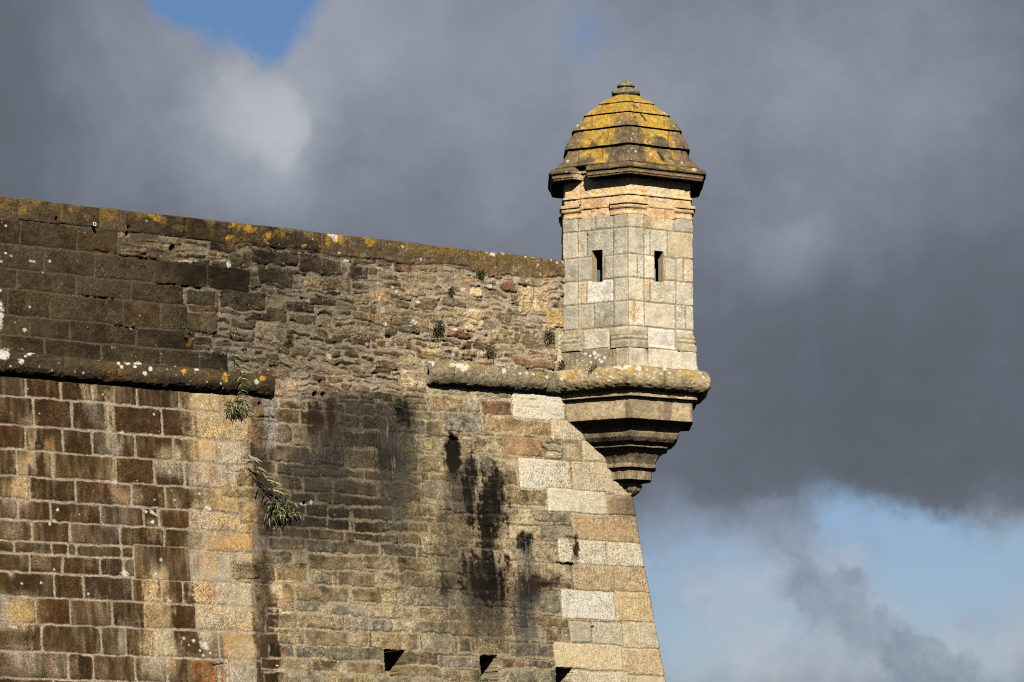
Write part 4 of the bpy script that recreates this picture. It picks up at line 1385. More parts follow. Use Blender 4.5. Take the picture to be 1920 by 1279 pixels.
JL = [([1056, 1085, 1116, 1149, 1177]), ([1056, 1085, 1101, 1149, 1177]), ([1056, 1085, 1131, 1177]), ([1056, 1085, 1099, 1149, 1177]), ([1056, 1085, 1113, 1149, 1177]), ([1050, 1060, 1092, 1141, 1177]), ([1050, 1110, 1152, 1177])]
JR = [([1177, 1205, 1263, 1298]), ([1177, 1205, 1217, 1250, 1298]), ([1177, 1193, 1205, 1245, 1266, 1279, 1298]), ([1177, 1205, 1217, 1266, 1298]), ([1177, 1205, 1265, 1282, 1298]), ([1177, 1211, 1264, 1298]), ([1177, 1210, 1298])]
GB, GG, GO, GW, GC = (.58, .535, .43), (.49, .465, .39), (.60, .49, .33), (.74, .71, .64), (.69, .62, .49)
CL = [[GG, GB, GG, GG], [GB, GB, GG, GG], [GG, GG, GB], [GB, GO, GW, GG], [GG, GG, (.40, .38, .30), GG], [GO, (.34, .30, .22), GB, GB], [(.27, .235, .17), (.25, .22, .16), (.44, .37, .26)]]
CRr = [[GB, GO, GG], [GB, GB, GB, GO], [GC, GB, GC, GB, GB, GO], [GC, GO, GB, GB], [GC, GC, GB, GB], [GB, GW, GB], [GC, GC]]
ST = dict(gap=.014, H=.014, bev=.014, rad=.012, wob=.006, rough=.006, tilt=.006, mix=.14, fuzz=.010, jit=.004, mort=(.34, .275, .18))
for i, (ya, yb) in enumerate(CH):
    z1, z0 = gz(ya), gz(yb)
    for js, cs in ((JL[i], CL[i]), (JR[i], CRr[i])):
        for a, b, c in zip(js[:-1], js[1:], cs):
            pa, pb = px2p(a), px2p(b)
            joined = (b == 1177 or a == 1177)
            s0, s1 = pa * SIDE, pb * SIDE
            if a == 1177: s0 -= .03
            if b == 1177: s1 += .03
            sh.stone(s0, s1, z0, z1, np.array(c) * RT.uniform(.94, 1.06), rnd=RT, vein=(.50, .40, .26), veinw=.2, **ST)
    s = 1.0 * SIDE
    while s < 5 * SIDE:
        w = RT.uniform(.35, .6)
        sh.stone(s, s + w, z0, z1, GB, rnd=RT, **ST)
        s += w
# pilasters stand a little proud at every vertex; plinth course steps out
fr = np.abs(PG - np.round(PG))
pil = sstep(.245, .235, fr)
plinth = sstep(gz(645) + .02, gz(645) - .02, ZG) * .045 + sstep(gz(668), gz(690), ZG) * .03
Ht = sh.H + pil * .014 + plinth + sh.nl * .003
Ct = sh.C
Xt, Yt = project(np.stack([*hexpoint(PG, APO), ZG], -1))
Xt = np.where(PG > 1.02, 1400, Xt)
n_t = fbm(PG * 6, ZG * 3, 4, 650)
# grime and lichen low on the left face, cooler grey on the left top, ochre stain by the arris
Ct = mixc(Ct, (.21, .18, .12), np.clip(sstep(640, 690, Yt + 12 * n_t) * sstep(1160, 1110, Xt + 15 * n_t) * .7, 0, 1))
Ct = mixc(Ct, (.60, .44, .22), np.clip(sstep(14, 2, np.abs(Xt - 1190)) * sstep(610, 560, Yt) * sstep(540, 580, Yt) * .7 * sstep(-.3, .5, sh.n1), 0, 1))
Ct = mixc(Ct, (.62, .33, .10), sstep(2.8, 1.2, np.abs(Xt - 1189 + 1.0 * sh.n1)) * sstep(604, 600, Yt) * sstep(563, 567, Yt) * .8)
Ct = mixc(Ct, (.50, .33, .13), np.clip(sstep(8, 2, np.abs(Xt - 1055)) * sstep(600, 640, Yt) * .6, 0, 1))
Ct = mixc(Ct, (.48, .36, .20), np.clip(sstep(430, 400, Yt) * .35 + .25 * sstep(.3, .8, n_t), 0, 1))
Ct = Ct * (1 - .16 * sstep(.1, .8, fbm(PG * 8 + 3, ZG * 5, 4, 655)))[..., None]
stk_ = np.clip(sstep(.1, .8, fbm(PG * 16, ZG * 1.1, 4, 657)) * sstep(gz(560), gz(400), ZG) * .30 + sstep(.2, .8, fbm(PG * 18, ZG * 1.3, 4, 658)) * sstep(gz(600), gz(690), ZG) * .25, 0, 1)
Ct = mixc(Ct, (.22, .19, .13), stk_)
Ct = Ct * (1 + .07 * sh.rid)[..., None]
for (x, y, r) in [(1102, 664, 3), (1118, 663, 4), (1124, 667, 3), (1136, 671, 3), (1131, 679, 3), (1120, 672, 2.5), (1110, 668, 2), (1092, 657, 2), (1112, 680, 2), (1127, 675, 2.4)]:
    Ct = mixc(Ct, (.75, .73, .67), sstep(r * 1.2, r * .7, np.hypot(Xt - x, Yt - y)))
for k in range(60):
    x, y = RT.uniform(1060, 1150), RT.uniform(640, 690)
    Ct = mixc(Ct, (.6, .57, .48), sstep(1.6, .7, np.hypot(Xt - x, Yt - y)) * .7)
xs_, ys_ = hexpoint(PG, APO + Ht)
Vt = np.stack([xs_, ys_, ZG], -1)
# ragged window edges keep exact grid; mask the openings
pm = (PG[:-1, :-1] + PG[1:, 1:]) / 2
zm = (ZG[:-1, :-1] + ZG[1:, 1:]) / 2
mk = np.ones(pm.shape, bool)
THK = .155
extra = []
Rin = APO - THK
for (pa, pb, z0, z1) in wins_all:
    mk &= ~((pm > pa) & (pm < pb) & (zm > z0) & (zm < z1))
    def P3(p, z, inner):
        k = math.floor(pa)
        # offset along the face normal, not radially, so that the jambs are square to the face
        x0, y0 = hexpoint(np.array([p]), APO + (.012))
        if inner:
            am = math.radians(-90 + 60 * (k + .5))
            x0 = x0 - math.cos(am) * (THK + .012); y0 = y0 - math.sin(am) * (THK + .012)
        return (float(x0[0]), float(y0[0]), float(z))
    n = 8
    zs = np.linspace(z0, z1, n)
    for p in (pa, pb):
        ev, ef = [], []
        for i, z in enumerate(zs):
            ev += [P3(p, z, False), P3(p, z, True)]
        for i in range(n - 1):
            ef.append((2 * i, 2 * i + 1, 2 * i + 3, 2 * i + 2))
        extra.append((ev, ef, (.52, .40, .24)))
    for z in (z0, z1):
        extra.append(([P3(pa, z, False), P3(pa, z, True), P3(pb, z, True), P3(pb, z, False)], [(0, 1, 2, 3)], (.48, .38, .24)))
# inner skin of the shaft with the same openings
SIDE_in = None
for k in range(-1, 5):
    am = math.radians(-90 + 60 * (k + .5))
    nrm = np.array([math.cos(am), math.sin(am)]); tv = np.array([-nrm[1], nrm[0]])
    hwid = Rin * math.tan(math.radians(30))
    us = [-hwid, hwid]; zs = [zs_b, zs_top]
    win = [w for w in wins_all if math.floor(w[0]) % 6 == k % 6]
    for w in win:
        for p in (w[0], w[1]):
            us.append((p - math.floor(w[0]) - .5) * SIDE)
        zs += [w[2], w[3]]
    us = sorted(us); zs = sorted(zs)
    ev, ef = [], []
    for z in zs:
        for u in us:
            q_ = TC + nrm * Rin + tv * u
            ev.append((q_[0], q_[1], z))
    nu = len(us)
    for j in range(len(zs) - 1):
        for i in range(nu - 1):
            if len(win) and j == 1 and i == 1:
                continue
            ef.append((j * nu + i, j * nu + i + 1, (j + 1) * nu + i + 1, (j + 1) * nu + i))
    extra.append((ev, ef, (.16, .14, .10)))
shaft = mesh_from_grid('shaft', Vt, Ct, M_TOWER, mk, A=np.clip(1 + .6 * sh.rid, .3, 1.7), extra=extra, closed_u=True)
adopt(shaft, tower)

# --- pilaster bases and capitals at each vertex


def pilaster_block(name, prof, wpx, cf, rough=.004):
    for k in range(6):
        w = wpx / 119.5
        p0 = k - w
        pts_p = (k - w, k + w)
        kk = k if k < 5 else -1
        pr = (kk - w, kk + w)
        tower_ring(name, prof, cf, M_TOWER, tower, fine=.012 if kk in (-1, 0, 1) else .06, prange=pr, rough=rough,
                   dens=.012 if kk in (-1, 0, 1) else .04, wear=1.3, ofun=lambda PP, ZZ, AR, q: (end_drop(PP, pr), 0))


def end_drop(PP, pr):
    # returns of the moulding at both ends: sink the outermost columns into the shaft
    e = np.minimum(PP - pr[0], pr[1] - PP)
    return -sstep(.006, .0, e) * .12


a_ = M(117.6)
CPc = (.70, .48, .27)


def cf_cap(PP, ZZ, AR, q, Xc, Yc):
    b = np.array(CPc)
    C_ = b * (1 + .16 * fbm(q * 6, AR * 6, 4, 660) + .16 * fbm(q * 20, AR * 20, 3, 661))[..., None]
    return mixc(C_, (.40, .25, .12), np.clip(sstep(.1, .8, fbm(q * 9, AR * 9, 3, 663)) * .5, 0, 1))


cap_prof = [(a_ - .03, zc(402, 120)), (a_ + .018, zc(401, 121)), (a_ + .032, zc(399, 122)), (a_ + .032, zc(395.5, 122)), (a_ + .020, zc(394.5, 121)), (a_ + .024, zc(390, 122)), (a_ + .055, zc(386, 125)),
            (a_ + .062, zc(382, 125)), (a_ + .048, zc(380.5, 125)), (a_ + .082, zc(379, 127)), (a_ + .082, zc(373.5, 127)), (a_ - .03, zc(371, 120))]
pilaster_block('pilaster_capital', cap_prof, 35, cf_cap)
base_prof = [(a_ - .03, zc(652, 120)), (a_ + .085, zc(650, 126)), (a_ + .085, zc(638, 126)), (a_ + .060, zc(636, 124)), (a_ + .078, zc(631, 125)), (a_ + .052, zc(627, 123)), (a_ + .062, zc(624, 123)), (a_ + .030, zc(617, 121)), (a_ - .03, zc(612, 120))]
pilaster_block('pilaster_base', base_prof, 34, base_col((.40, .35, .25), .25, 7))

# --- entablature between capitals and cornice
ze0, ze1, ze2 = zc(402, 121), zc(361, 121), zc(318, 121)


def cf_ent(PP, ZZ, AR, q, Xc, Yc):
    b = np.array([.72, .50, .28])
    n = fbm(q * 5, AR * 6, 4, 670)
    C_ = b * (1 + .16 * n + .2 * fbm(q * 18, AR * 18, 3, 671))[..., None]
    C_ = mixc(C_, (.70, .62, .47), sstep(.2, .7, fbm(q * 3.4, AR * 3, 3, 672)) * .6)
    C_ = mixc(C_, (.46, .27, .11), sstep(.25, .8, fbm(q * 7, AR * 8, 4, 674)) * .55)
    C_ = mixc(C_, (.26, .17, .09), sstep(1.5, .5, np.abs(Xc - 1089)) * .5 + sstep(1.5, .5, np.abs(Xc - 1247)) * .4)
    return C_


def of_ent(PP, ZZ, AR, q):
    n = fbm(q * 6, AR * 8, 4, 675)
    brk = sstep(.04, .0, np.abs(PP + .62) - .04) * sstep(ze1 - .03, ze1 - .1, ZZ)   # broken fillet
    return .012 * sstep(.2, .6, n) * -1, 0 * PP


ent_prof = [(a_ - .05, ze0), (a_ + .004, ze0), (a_ + .004, zc(384, 121)), (a_ + .018, zc(383.5, 121)), (a_ + .018, zc(364, 121)), (a_ + .040, zc(362.5, 123)), (a_ + .040, zc(359, 123)), (a_ + .006, zc(357.5, 121)), (a_ + .006, ze2), (a_ - .1, ze2)]
tower_ring('entablature', ent_prof, cf_ent, M_TOWER, tower, dens=.012, ofun=of_ent, rough=.005)

# --- cornice
cz = lambda y, hw: zc(y, hw)


def cf_corn(PP, ZZ, AR, q, Xc, Yc):
    b = np.array([.16, .115, .070])
    C_ = b * (1 + .3 * fbm(q * 4, AR * 5, 4, 680) + .25 * fbm(q * 18, AR * 18, 3, 681))[..., None]
    t = sstep(cz(323, 130), cz(321, 135), ZZ) * sstep(cz(316.5, 140), cz(318, 140), ZZ)
    C_ = mixc(C_, (.40, .28, .16), np.clip(t * .8, 0, 1))
    up = sstep(cz(313, 147), cz(308, 147), ZZ)
    C_ = mixc(C_, (.13, .10, .06), up * .7)
    C_ = mixc(C_, (.40, .30, .08), np.clip(up * sstep(.1, .6, fbm(q * 5, AR * 6, 4, 683)) * .6, 0, 1))
    gg = sstep(.0, .02, PP + .735) * sstep(.0, .02, -.545 - PP) * sstep(cz(303, 146), cz(309, 147), ZZ)
    C_ = mixc(C_, (.55, .42, .26), gg * .85)
    for (x, y, r) in [(1062, 322, 2), (1055, 335, 1.5), (1302, 317, 5), (1178, 298, 4), (1170, 299, 3)]:
        C_ = mixc(C_, (.6, .5, .3), sstep(r * 1.3, r * .6, np.hypot(Xc - x, Yc - y)))
    return C_


def of_corn(PP, ZZ, AR, q):
    # a chunk of the cornice is missing on the left face
    g = sstep(.0, .02, PP + .735 + .02 * fbm(q * 4, ZZ * 12, 3, 690)) * sstep(.0, .02, -.545 - PP + .02 * fbm(q * 4 + 5, ZZ * 12, 3, 691))
    sag = -.012 * sstep(.1, .6, fbm(q * 3, AR * 2, 3, 692))
    return -g * .21 + sag * .3, 0 * PP


cor_prof = [(a_ - .06, cz(328, 121)), (a_ + .015, cz(328, 121)), (a_ + .03, cz(325.5, 124)), (a_ + .19, cz(324.5, 141)), (a_ + .215, cz(324, 143)), (a_ + .215, cz(320.5, 143)), (a_ + .228, cz(320, 144)), (a_ + .236, cz(314, 145)),
            (a_ + .215, cz(313, 143)), (a_ + .222, cz(312, 144)), (a_ + .255, cz(311.5, 148)), (a_ + .270, cz(309, 149)), (a_ + .268, cz(305.5, 149)), (a_ + .245, cz(302.5, 147)), (a_ + .18, cz(300.5, 142)), (a_ + .10, cz(299, 138)), (a_ - .1, cz(297, 130))]
tower_ring('cornice', cor_prof, cf_corn, M_ROOF, tower, dens=.012, ofun=of_corn, rough=.006)

# --- dome roof in overlapping tiers
roof_prof = []
tiers = [  # (bottom half width, bottom y, top half width, top y, bulge)
    (135.5, 300, 112, 268, -.045), (117.5, 266, 98, 235, .015), (103, 232.5, 75, 208, .02), (80.5, 206.5, 47, 189.5, .015), (52, 188, 26, 178.5, .012)]
for i, (h0, y0, h1, y1, bu) in enumerate(tiers):
    z0, z1 = zc(y0, h0), zc(y1, h1)
    if i == 0:
        roof_prof.append((M(h0) - .05, z0 - .03))
    roof_prof.append((M(h0) - .004, z0))
    for t in (.15, .35, .55, .75, .95):
        a = M(h0) * (1 - t) + M(h1) * t + bu * math.sin(math.pi * t)
        roof_prof.append((a - .022 * 0, z0 * (1 - t) + z1 * t))
    if i < 4:
        roof_prof.append((M(tiers[i + 1][0]) - .038, zc(tiers[i + 1][1], tiers[i + 1][0]) - .012))
        roof_prof.append((M(tiers[i + 1][0]) + .004, zc(tiers[i + 1][1], tiers[i + 1][0]) - .010))
roof_prof.append((M(20), zc(176, 20)))


def cf_roof(PP, ZZ, AR, q, Xc, Yc):
    b = np.array([.165, .125, .075])
    n1_ = fbm(PP * 5, ZZ * 5, 4, 700); n2_ = fbm(PP * 16, ZZ * 14, 4, 702)
    C_ = b * (1 + .3 * n1_ + .3 * n2_)[..., None]
    hgt = sstep(zc(300, 135), zc(190, 60), ZZ)
    yl = np.clip(sstep(-.35, .35, n1_ * .8 + .25 * n2_ + hgt * 1.35 - .42), 0, 1)
    # bare grey brown stone along the arrises on the lower tiers
    frr = np.abs(PP - np.round(PP))
    bare = sstep(.30, .18, frr + .03 * n2_) * sstep(zc(212, 95), zc(225, 100), ZZ) * (1 - sstep(zc(205, 90), zc(200, 90), ZZ))
    bare = np.maximum(bare, sstep(.13, .06, frr + .02 * n2_) * sstep(zc(200, 90), zc(222, 95), ZZ))
    yl = yl * (1 - .88 * np.clip(bare, 0, 1))
    lic = np.array([.46, .295, .055]) * (1 + .25 * fbm(PP * 9, ZZ * 9, 3, 705))[..., None]
    org = np.array([.45, .235, .035])
    lic = lic * (1 - .75 * sstep(.05, .6, fbm(PP * 6 + 2, ZZ * 6, 4, 707))[..., None]) + org * .75 * sstep(.05, .6, fbm(PP * 6 + 2, ZZ * 6, 4, 707))[..., None]
    lic = mixc(lic, (.44, .38, .17), sstep(.35, .8, fbm(PP * 12 + 2, ZZ * 12, 4, 709)) * .7)
    C_ = C_ * (1 - yl[..., None]) + lic * yl[..., None]
    # joints
    for (x, ya, yb) in [(1085, 280, 315), (1140, 235, 262), (1197, 235, 262), (1253, 240, 275), (1200, 270, 300), (1258, 278, 305), (1130, 272, 300), (1189, 198, 205), (1245, 215, 240), (1110, 212, 240)]:
        w = sstep(1.6, .6, np.abs(Xc - x)) * (Yc > ya) * (Yc < yb)
        C_ = mixc(C_, (.06, .045, .03), w * .6)
    for (x0, y0, x1, y1, w_) in [(1201, 213, 1211, 226, 1.6), (1234, 285, 1243, 300, 2.2), (1187, 197, 1196, 203, 1.2), (1193, 210, 1230, 216, 1.0)]:
        t = np.clip(((Xc - x0) * (x1 - x0) + (Yc - y0) * (y1 - y0)) / ((x1 - x0) ** 2 + (y1 - y0) ** 2), 0, 1)
        d = np.hypot(Xc - x0 - t * (x1 - x0), Yc - y0 - t * (y1 - y0))
        C_ = mixc(C_, (.02, .015, .01), sstep(w_ * 1.4, w_ * .6, d) * .9)
    rs = np.random.RandomState(8)
    pts = [(1187, 251, 1.6), (1192, 284, 2), (1220, 290, 2.4), (1265, 249, 1.8), (1263, 267, 1.6), (1064, 302, 2.4), (1144, 251, 1.6), (1092, 240, 2), (1218, 267, 1.4), (1278, 305, 2), (1150, 290, 1.3), (1082, 235, 2.5), (1088, 228, 2), (1245, 210, 2), (1101, 209, 2), (1148, 231, 1.6)]
    pts += [(rs.uniform(1070, 1285), rs.uniform(200, 305), rs.uniform(.6, 1.1)) for _ in range(70)]
    for (x, y, r) in pts:
        C_ = mixc(C_, (.68, .64, .52), sstep(r * 1.4, r * .6, np.hypot(Xc - x, Yc - y)) * .85)
    return C_


roof = tower_ring('roof', roof_prof, cf_roof, M_ROOF, tower, dens=.013, rough=.008, wear=1.0)


# finial: turned knob on a square-ish neck
def revolve(name, prof, mat, cf, parent, n=28, jitter=.006):
    pts = [prof[0]]
    for (a0, z0), (a1_, z1) in zip(prof[:-1], prof[1:]):
        m = max(1, int(math.hypot(a1_ - a0, z1 - z0) / .01))
        for i in range(1, m + 1):
            pts.append((a0 + (a1_ - a0) * i / m, z0 + (z1 - z0) * i / m))
    pts = np.array(pts)
    th = np.linspace(0, 2 * math.pi, n, endpoint=False)
    TT, RR = np.meshgrid(th, pts[:, 0]); _, ZZ = np.meshgrid(th, pts[:, 1])
    hexf = 1 / np.cos((TT + math.pi / 6) % (math.pi / 3) - math.pi / 6)
    hexf = 1 + (hexf - 1) * .8
    nzz = fbm(np.cos(TT) * 3 + 5, np.sin(TT) * 3 + ZZ * 14, 4, 720) * jitter
    P = np.stack([TC[0] + (RR * hexf + nzz) * np.cos(TT), TC[1] + (RR * hexf + nzz) * np.sin(TT), ZZ + nzz * .5], -1)
    C_ = cf(TT, ZZ)
    o = mesh_from_grid(name, P, C_, mat, closed_u=True)
    adopt(o, parent)
    return o


def cf_fin(TT, ZZ):
    n = fbm(np.cos(TT) * 4, np.sin(TT) * 4 + ZZ * 12, 4, 730)
    C_ = np.array([.21, .19, .12]) * (1 + .4 * n)[..., None]
    return mixc(C_, (.50, .44, .30), sstep(.2, .7, fbm(np.cos(TT) * 7, np.sin(TT) * 7 + ZZ * 20, 3, 733)) * .6)


fz = lambda y: z_at(1174, y, TC)
revolve('finial', [(M(22), fz(182)), (M(26.5), fz(178)), (M(27), fz(173.5)), (M(21), fz(171)), (M(15), fz(168)), (M(13), fz(165.5)), (M(16.5), fz(163.5)), (M(16), fz(160.5)), (M(10.5), fz(156)), (M(6.5), fz(154.5)), (M(5), fz(151.5)), (.004, fz(150))],
        M_ROOF, cf_fin, roof)

# --- ring cordon under the shaft
ac = M(129.5)
zt_, zb_ = zc(684, 140), zc(726, 146)
zmid = (zt_ + zb_) / 2
TRr = .205
ring_prof = [(ac - .12, zmid + TRr + .02)]
for t in np.linspace(80, -100, 26):
    ring_prof.append((ac + TRr * math.cos(math.radians(t)), zmid + TRr * math.sin(math.radians(t))))
ring_prof.append((ac - .12, zmid - TRr - .005))


def cf_ring(PP, ZZ, AR, q, Xc, Yc):
    n = fbm(q * 4, AR * 4, 4, 740)
    C_ = np.array([.40, .32, .19]) * (1 + .25 * n + .22 * fbm(q * 18, AR * 16, 3, 741))[..., None]
    up = sstep(zmid - .05, zmid + .12, ZZ)
    C_ = mixc(C_, (.46, .28, .06), np.clip(sstep(-.1, .5, fbm(q * 5, AR * 5, 4, 743)) * up * .8, 0, 1))
    C_ = mixc(C_, (.20, .17, .10), np.clip(sstep(.1, .6, fbm(q * 6 + 5, AR * 5, 4, 745)) * .6, 0, 1))
    C_ = mixc(C_, (.12, .09, .06), sstep(2, .8, np.abs(Xc - 1246)) * .5)
    pts = [(1173, 688, 4.5), (1198, 691, 4.5), (1153, 686, 4), (1160, 688, 4), (1166, 692, 3), (1121, 707, 2.5), (1246, 692, 3), (1240, 701, 2.4), (1227, 704, 2), (1053, 710, 3), (1290, 699, 1.6), (1255, 700, 2), (1213, 693, 2), (1180, 686, 3)]
    rs = np.random.RandomState(12)
    pts += [(rs.uniform(1050, 1325), rs.uniform(685, 720), rs.uniform(.8, 1.8)) for _ in range(60)]
    for (x, y, r) in pts:
        C_ = mixc(C_, (.70, .67, .58), sstep(r * 1.3, r * .7, np.hypot(Xc - x, Yc - y)) * .9)
    return C_


tower_ring('cordon', ring_prof, cf_ring, M_TOWER, tower, dens=.013, rough=.010, wear=1.6)

# --- moulded corbel below, tapering to a tip against the corner of the wall
CO_ = 1.0
co = [(M(118), zmid - TRr + .06), (M(128), zmid - TRr + .03), (M(128), zc(741, 127)), (M(121), zc(742, 122)), (M(119.5), zc(745, 120)), (M(119), zc(783, 119)), (M(112), zc(784, 113)), (M(104), zc(786, 106)),
      (M(92), zc(797, 92)), (M(91), zc(802, 90)), (M(93), zc(809, 92)), (M(91), zc(817, 90)), (M(84), zc(825, 84)), (M(77), zc(829, 78)), (M(74), zc(831, 75)), (M(74), zc(836, 75)), (M(68), zc(838, 70)), (M(60), zc(846, 61)), (M(53), zc(858, 54)), (M(49), zc(868, 50)),
      (M(52), zc(870, 52)), (M(52), zc(875, 52)), (M(46), zc(877, 46)), (M(44), zc(878, 44)), (M(43), zc(898, 43)), (M(38), zc(899, 39)), (M(27), zc(903, 28)), (M(24), zc(906, 25)), (M(26), zc(911, 27)), (M(22), zc(919, 23)), (M(14), zc(927, 15)), (M(6), zc(933, 7)), (M(1), zc(939, 2))]


def cf_corb(PP, ZZ, AR, q, Xc, Yc):
    n = fbm(q * 4, AR * 4, 4, 750)
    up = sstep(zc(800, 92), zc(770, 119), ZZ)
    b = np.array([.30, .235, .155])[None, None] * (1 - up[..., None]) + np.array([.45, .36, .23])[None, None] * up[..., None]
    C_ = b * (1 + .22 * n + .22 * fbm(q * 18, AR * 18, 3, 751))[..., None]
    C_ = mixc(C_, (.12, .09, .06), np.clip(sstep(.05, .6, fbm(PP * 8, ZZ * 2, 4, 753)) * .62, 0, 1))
    dark_band = sstep(zc(790, 106), zc(800, 92), ZZ) * sstep(zc(872, 52), zc(862, 52), ZZ)  # darker from the torus down through the cavetto
    C_ = C_ * (1 - .3 * dark_band[..., None])
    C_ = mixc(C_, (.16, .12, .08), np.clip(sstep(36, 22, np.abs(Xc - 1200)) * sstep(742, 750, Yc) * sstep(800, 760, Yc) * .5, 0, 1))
    return C_


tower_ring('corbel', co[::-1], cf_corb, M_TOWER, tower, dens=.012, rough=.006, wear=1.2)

# ceiling and floor inside
for nm, zf in (('floor_slab', zs_b + .02), ('ceiling_slab', zs_top + .05)):
    me = bpy.data.meshes.new(nm)
    hv = [hexpoint(np.array([float(k)]), APO - .02) for k in range(6)]
    vs = [(float(a[0]), float(b[0]), zf) for a, b in hv] + [(float(a[0]), float(b[0]), zf + .08) for a, b in hv]
    me.from_pydata(vs, [], [tuple(range(5, -1, -1)), tuple(range(6, 12))] + [(i, (i + 1) % 6, 6 + (i + 1) % 6, 6 + i) for i in range(6)])
    me.materials.append(plain_material(nm + '_stone', (.16, .14, .10), .95, .2, 12))
    o = bpy.data.objects.new(nm, me); scn.collection.objects.link(o); adopt(o, tower)

# ------------------------------------------------------------------ plants on the wall
LEAF = [plain_material('leaf_green', (.045, .060, .018), .7, .5, 30), plain_material('leaf_pale', (.27, .285, .15), .6, .35, 30),
        plain_material('leaf_dry', (.14, .11, .045), .8, .4, 30), plain_material('leaf_dark', (.020, .026, .010), .75, .4, 30), plain_material('stem_brown', (.10, .075, .035), .8, .3, 30)]


def wall_point(x, y, out=.03):
    s, z = hit_wall(x, y)
    off = BAT * max(0, ZK - z)
    P = K + e1 * s + n1 * (off + out)
    return Vector((float(P[0]), float(P[1]), float(z)))


N3 = Vector((float(n1[0]), float(n1[1]), 0))
E3 = Vector((float(-e1[0]), float(-e1[1]), 0))     # to the right along the wall
UP = Vector((0, 0, 1))


class Leaves:
    def __init__(self):
        self.v, self.f, self.m = [], [], []

    def blade(self, p, d, L, w, droop, mi, rnd, side=None, n=5, curl=0):
        """curved tapering blade from p along d"""
        d = d.normalized()
        side = (side or d.cross(N3 + Vector((rnd.uniform(-.5, .5), rnd.uniform(-.5, .5), rnd.uniform(-.5, .5))))).normalized()
        base = len(self.v)
        q = p.copy()
        for i in range(n + 1):
            t = i / n
            ww = w * (math.sin(math.pi * min(1, t * .85 + .15)) ** .8) * .5
            if i == n: ww = w * .03
            self.v += [q + side * ww, q + d * 0 + N3 * ww * .35, q - side * ww]
            d = (d + Vector((0, 0, -droop / n)) + side * curl / n).normalized()
            q = q + d * (L / n)
        for i in range(n):
            a = base + i * 3
            self.f += [(a, a + 1, a + 4, a + 3), (a + 1, a + 2, a + 5, a + 4)]
            self.m += [mi, mi]

    def tube(self, pts, r, mi):
        base = len(self.v)
        for i, p in enumerate(pts):
            rr = r * (1 - .6 * i / max(1, len(pts) - 1))
            t = (pts[min(i + 1, len(pts) - 1)] - pts[max(i - 1, 0)]).normalized()
            a = t.cross(N3).normalized(); b = t.cross(a).normalized()
            for k in range(5):
                an = 2 * math.pi * k / 5
                self.v.append(p + a * math.cos(an) * rr + b * math.sin(an) * rr)
        for i in range(len(pts) - 1):
            for k in range(5):
                a0 = base + i * 5 + k; a1_ = base + i * 5 + (k + 1) % 5
                self.f.append((a0, a1_, a1_ + 5, a0 + 5)); self.m.append(mi)

    def build(self, name, origin, parent=None):
        me = bpy.data.meshes.new(name)
        me.from_pydata([tuple(v - origin) for v in self.v], [], self.f)
        for m in LEAF: me.materials.append(m)
        me.polygons.foreach_set('material_index', self.m)
        me.polygons.foreach_set('use_smooth', [True] * len(self.f))
        me.update()
        o = bpy.data.objects.new(name, me)
        scn.collection.objects.link(o)
        if parent is not None:
            o.parent = parent
        else:
            o.location = origin
        return o


def tuft(x, y, r, label, mats, seed, n=26, droop=1.0, out=.03, name='wall_plant', P=None, cat='plant', lw=.012):
    rnd = random.Random(seed)
    P = P or wall_point(x, y, out)
    root = empty(name, P)
    tag(root, label, cat, 'small plants rooted in the masonry')
    fol = Leaves()
    rm = r / 110.0
    for i in range(int(n * 3.2)):
        a = rnd.uniform(0, 2 * math.pi)
        d = E3 * math.cos(a) + UP * math.sin(a) * .9 + N3 * rnd.uniform(.25, 1.4)
        p = P + E3 * rnd.gauss(0, .42) * rm + UP * rnd.gauss(-.1, .42) * rm + N3 * rnd.uniform(0, .35) * rm
        fol.blade(p, d, rm * rnd.uniform(.25, .7), lw * rnd.uniform(.8, 1.5), droop * rnd.uniform(.4, 1.3), rnd.choice(mats), rnd, n=4)
    fol.build('foliage', P, root)
    st = Leaves()
    for i in range(3):
        a = rnd.uniform(0, 2 * math.pi)
        st.tube([P - N3 * .05, P + N3 * .01, P + (E3 * math.cos(a) + UP * math.sin(a)) * rm * .6 + N3 * .03], .004, 4)
    st.build('stem', P, root)
    return root


for (x, y, r, lab, mats, n) in [
        (347, 622, 9, 'small green tuft on the left dark blocks, above the long cordon', [0, 0, 2], 26),
        (433, 622, 9, 'bright green tuft in grey mortar directly above the hanging fern', [0, 1, 0], 24),
        (456, 651, 6, 'tiny green sprig in mortar just above the broken left cordon end', [0, 1], 14),
        (541, 630, 7, 'round dark green moss cushion beside a pale square stone in the rubble', [0, 3], 30),
        (820, 616, 15, 'large dark olive bush in the middle of the rubble parapet', [3, 3, 0, 2], 60),
        (916, 656, 15, 'reddish brown dry weed trailing above the right cordon', [2, 2, 4, 3], 40),
        (1026, 628, 13, 'mossy olive weed on the brown stone next to the watchtower', [3, 0, 2], 44),
        (898, 514, 11, 'dark dry tuft high in the parapet below the coping', [3, 2, 3], 40),
        (843, 546, 8, 'small green tuft in the upper parapet left of an ochre stone', [0, 3, 0], 24),
        (705, 686, 6, 'tiny green sprig in the rubble between both cordon ends', [0, 1], 16),
        (743, 757, 9, 'green tuft at the head of a grey water stain under the rubble', [0, 0, 3], 26),
        (990, 1004, 8, 'green sprig at the head of the narrow dark stain beside the quoins', [0, 0, 3], 22),
        (911, 1276, 8, 'green sprout growing inside the middle square wall hole', [0, 1], 18)]:
    tuft(x, y, r, lab, mats, int(x * 7 + y), n, out=.03 if y < 1200 else -.02)
